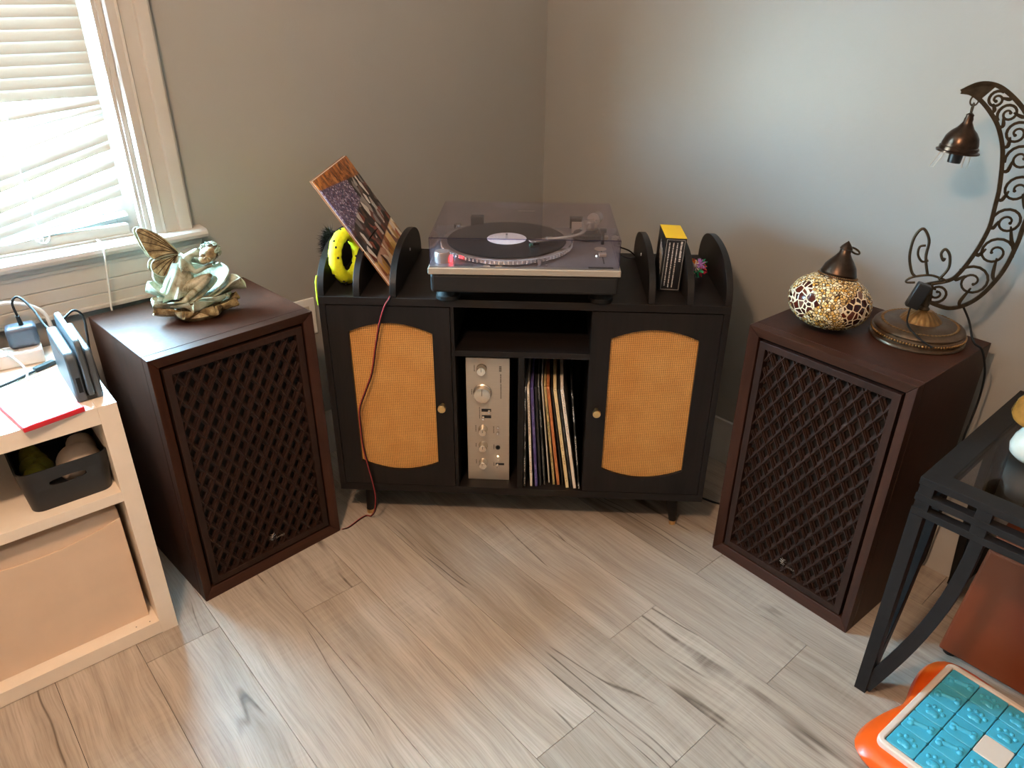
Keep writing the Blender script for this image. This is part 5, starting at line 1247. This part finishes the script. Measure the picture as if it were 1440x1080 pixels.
cp_ = MB().lathe([(0, z0), (0.0416, z0), (0.0432, z0+0.003), (0.0424, z0+0.007), (0.0392, z0+0.009), (0.0400, z0+0.012), (0.0376, z0+0.018), (0.0336, z0+0.030), (0.0248, z0+0.042), (0.0181, z0+0.050), (0.0128, z0+0.058), (0.0119, z0+0.066), (0.0142, z0+0.067), (0.0123, z0+0.072), (0.0076, z0+0.078), (0.0019, z0+0.084), (0, z0+0.086)], 48)
c_o = cp_.build('bronze_cap', M['bronze_bell'], mo, 35); c_o.matrix_local = tl_
p = []
for k in range(22):
    a = 2*PI*k/22; p.append((0.020+0.013*math.cos(a), 0.0, z0+0.066+0.004*math.cos(a)*-1+0.005*math.sin(a)))
ro = MB().tube(p, 0.0022, 8, True).build('hanging_ring', M['bronze_dark'], mo, 60); ro.matrix_local = tl_
mb = MB()
for k in range(60): a = 2*PI*k/60; mb.ball((0.0425*math.cos(a), 0.0425*math.sin(a), z0+0.0065), 0.0017, 6, 4)
bo_ = mb.build('cap_beading', M['bronze_gold'], mo, 60); bo_['kind'] = 'stuff'; bo_.matrix_local = tl_

# ================================================================ iron and glass side table
TX, TY, TH = 1.6369, -0.5328, 0.569
TW, TD = 0.95, 0.515
tb = thing('side_table', 'black iron side table with glass top and curved braces', 'table', (TX, TY, 0), 0)
def frame(z0, z1, w, nm, x0=-0.0125):
    o = [(x0, x0), (TW, x0), (TW, TD), (x0, TD)]; i_ = [(x0+w, x0+w), (TW-w, x0+w), (TW-w, TD-w), (x0+w, TD-w)]
    return MB().ring(o, i_, z0, z1, 'z').build(nm, M['iron'], tb, None, 0.0012)
frame(TH-0.016, TH, 0.042, 'top_frame'); frame(0.518, 0.533, 0.022, 'middle_frame'); frame(0.486, 0.501, 0.022, 'lower_frame')
M['table_glass'] = acrylic_mat('smoky_table_glass', (0.62, 0.60, 0.58, 1))
MB().box(0.028, TW-0.0405, 0.028, TD-0.0405, TH-0.010, TH-0.002).build('glass_top', M['table_glass'], tb)
for z0_, z1_ in ((0.501, 0.518), (0.533, TH-0.016)):
    for x in (0.0, 0.10, 0.24, 0.38, 0.52, 0.66, 0.80, TW-0.03):
        MB().box(x-0.010, x+0.016, -0.0115, 0.009, z0_, z1_).build('spacer', M['iron'], tb)
    for y in (0.10, 0.25, 0.40): MB().box(-0.0115, 0.009, y-0.010, y+0.016, z0_, z1_).build('spacer', M['iron'], tb)
for lx_, sx2 in ((0.0, 1), (TW-0.0125, -1)):
    for ly_, sy2 in ((0.0, 1), (TD-0.0125, -1)):
        MB().box(lx_-0.0125, lx_+0.0125, ly_-0.0125, ly_+0.0125, 0, 0.486).build('leg', M['iron'], tb, None, 0.001)
        # braces curving from the foot up to the frame, one in each side
        for ax in 'xy':
            n = 14; pa_ = []; pb_ = []
            for k in range(n+1):
                t = k/n; d = 0.010 + 0.100*math.sin(t*PI/2)**1.15; z = 0.012 + 0.474*t**1.15
                pa_.append((d-0.011 - 0.004*(1-t), z + 0.006)); pb_.append((d+0.012, z - 0.004*(1-t)))
            pl = pa_ + pb_[::-1]
            if ax == 'x': MB().prism([(lx_ + sx2*(u-0.003), z) for u, z in pl], ly_-0.0095, ly_+0.0095, 'y').build('brace', M['iron'], tb, 30, 0.0008)
            else: MB().prism([(ly_ + sy2*(u-0.003), z) for u, z in pl], lx_-0.0095, lx_+0.0095, 'x').build('brace', M['iron'], tb, 30, 0.0008)
# mushroom ornament on the glass
M['cream_glaze'] = plain('cream_ceramic_glaze', lin(208,200,184), 0.25, 0, 0.06, 30)
M['amber_glaze'] = plain('amber_brown_glaze', lin(150,100,44), 0.18, 0, 0.3, 40)
mu = thing('mushroom_ornament', 'ceramic mushroom ornament with amber cap and white stem', 'ornament', (1.740, -0.318, TH), 0)
MB().lathe([(0, 0), (0.030, 0), (0.041, 0.010), (0.044, 0.024), (0.040, 0.042), (0.031, 0.060), (0.024, 0.076), (0.022, 0.090), (0, 0.090)], 32).build('stem', M['cream_glaze'], mu, 60)
MB().lathe([(0.020, 0.086), (0.040, 0.080), (0.056, 0.082), (0.060, 0.092), (0.056, 0.112), (0.042, 0.134), (0.022, 0.146), (0, 0.149)], 32).build('cap', M['amber_glaze'], mu, 60)
# leather storage box under the table
M['leather'] = plain('chestnut_leather', lin(116,52,24), 0.45, 0, 0.1, 5, 0.05)
ot = thing('leather_ottoman', 'chestnut brown leather storage box under the glass table', 'ottoman', (1.7016, -0.2998, 0), 0)
def taper(x0, x1, y0, y1, z0, z1, k, mb):
    i0 = k*z0; i1 = k*z1
    return mb.add([(x0+i0, y0+i0*0.5, z0), (x1-i0, y0+i0*0.5, z0), (x1-i0, y1, z0), (x0+i0, y1, z0), (x0+i1, y0+i1*0.5, z1), (x1-i1, y0+i1*0.5, z1), (x1-i1, y1, z1), (x0+i1, y1, z1)], [(0,3,2,1),(4,5,6,7),(0,1,5,4),(1,2,6,5),(2,3,7,6),(3,0,4,7)])
taper(0, 0.62, 0, 0.25, 0.012, 0.315, 0.07, MB()).build('body', M['leather'], ot, None, 0.006, 3)
taper(0, 0.62, 0, 0.25, 0.318, 0.352, 0.07, MB()).build('lid', M['leather'], ot, None, 0.006, 3)
for x in (0.022, 0.59):
    for y in (0.022, 0.22): MB().lathe([(0, 0), (0.014, 0), (0.016, 0.004), (0.016, 0.013), (0, 0.013)], 20, Matrix.Translation((x, y, 0))).build('foot', M['black_rubber'], ot, 40)

# ================================================================ orange dog puzzle
M['orange'] = plain('orange_plastic', lin(240,92,24), 0.32, 0, 0.04, 20)
M['toy_white'] = plain('warm_white_plastic', lin(232,214,198), 0.35, 0, 0.03, 20)
M['blue'] = plain('sky_blue_plastic', lin(72,176,206), 0.3, 0, 0.05, 30)
M['toy_well'] = plain('dark_blue_tray', lin(28,62,84), 0.5)
YA = R_(-3.67); uY = Vector((-0.0185, -0.2882)).normalized(); uX = Vector((-uY.y, uY.x))
P5 = 0.0578; NT = 5
cn = Vector((1.7597, -0.3853)) + uY*(P5*NT/2) + uX*(P5*NT/2)
pz = thing('dog_puzzle', 'orange dog treat puzzle with blue paw and bone sliding tiles', 'toy', (cn.x, cn.y, 0), YA)
hf = P5*NT/2
def outline(r_off, amp, n=96):
    p = []
    for k in range(n):
        a = 2*PI*k/n; c, s = math.cos(a), math.sin(a); e = 7.0
        r = (abs(c)**e + abs(s)**e)**(-1/e)*(hf + r_off); lob = amp*(0.5-0.5*math.cos(4*a))
        lob = amp*abs(math.sin(2*a))**1.5 - 0.006*abs(math.cos(2*a))**6
        p.append(((r+lob*0.75)*c, (r+lob*0.75)*s))
    return p
mb = MB(); lv = [(0.0, 0.020, 0.020), (0.006, 0.030, 0.030), (0.020, 0.034, 0.034), (0.034, 0.028, 0.030), (0.042, 0.016, 0.016), (0.044, 0.004, 0.0)]
rings = []
for z, ro_, am_ in lv:
    p = outline(ro_, am_); rings.append([len(mb.v)+i for i in range(len(p))]); mb.v += [(x, y, z) for x, y in p]
n = len(rings[0])
for a, b_ in zip(rings, rings[1:]):
    for i in range(n): j = (i+1)%n; mb.f.append((a[i], a[j], b_[j], b_[i]))
mb.f.append(tuple(reversed(rings[0]))); mb.f.append(tuple(rings[-1]))
mb.build('base', M['orange'], pz, 60)
MB().ring(rrect(-hf-0.014, hf+0.014, -hf-0.014, hf+0.014, 0.018, 6), rrect(-hf-0.001, hf+0.001, -hf-0.001, hf+0.001, 0.004, 6), 0.040, 0.0565, 'z').build('rim', M['toy_white'], pz, 40, 0.003, 3)
MB().box(-hf-0.001, hf+0.001, -hf-0.001, hf+0.001, 0.0435, 0.046).build('tray', M['toy_well'], pz)
h_ = P5/2 - 0.0008
def tile_mesh(kind):
    mb = MB().prism(rrect(-h_, h_, -h_, h_, 0.004, 3), 0.0462, 0.055, 'z')
    zt = 0.0545
    if kind == 'paw':
        mb.ball((0.000, -0.007, zt), (0.0125, 0.0095, 0.0042), 16, 8)
        mb.ball((-0.006, -0.011, zt), (0.007, 0.0065, 0.0038), 12, 8).ball((0.006, -0.011, zt), (0.007, 0.0065, 0.0038), 12, 8)
        for x, y in ((-0.0155, 0.0035), (-0.0058, 0.0115), (0.0058, 0.0115), (0.0155, 0.0035)): mb.ball((x, y, zt), (0.0046, 0.0058, 0.0040), 12, 8)
    elif kind == 'bone':
        mb.tube([(-0.013, -0.004, zt), (0, 0, zt), (0.013, 0.004, zt)], 0.0060, 10)
        for x, y in ((-0.0165, -0.0095), (-0.0185, -0.0008), (0.0165, 0.0095), (0.0185, 0.0008)): mb.ball((x, y, zt), (0.0074, 0.0072, 0.0052), 12, 8)
    return mb.mesh('tile', M['toy_white'] if kind == 'blank' else M['blue'], 40)
tms = {k: tile_mesh(k) for k in ('paw', 'bone', 'blank')}
lay = ['bbpbp', 'ppbbp', 'ppwpp', 'pbpbb', 'bpbpp']
for v_ in range(NT):
    for u_ in range(NT):
        k = {'b': 'bone', 'p': 'paw', 'w': 'blank'}[lay[v_][u_]]
        o = inst(tms[k], 'tile', pz, (-hf + P5*(v_+0.5), hf - P5*(u_+0.5), 0), (0, 0, R_(-6 if k == 'paw' else 0)*0), bevel=0.0012)
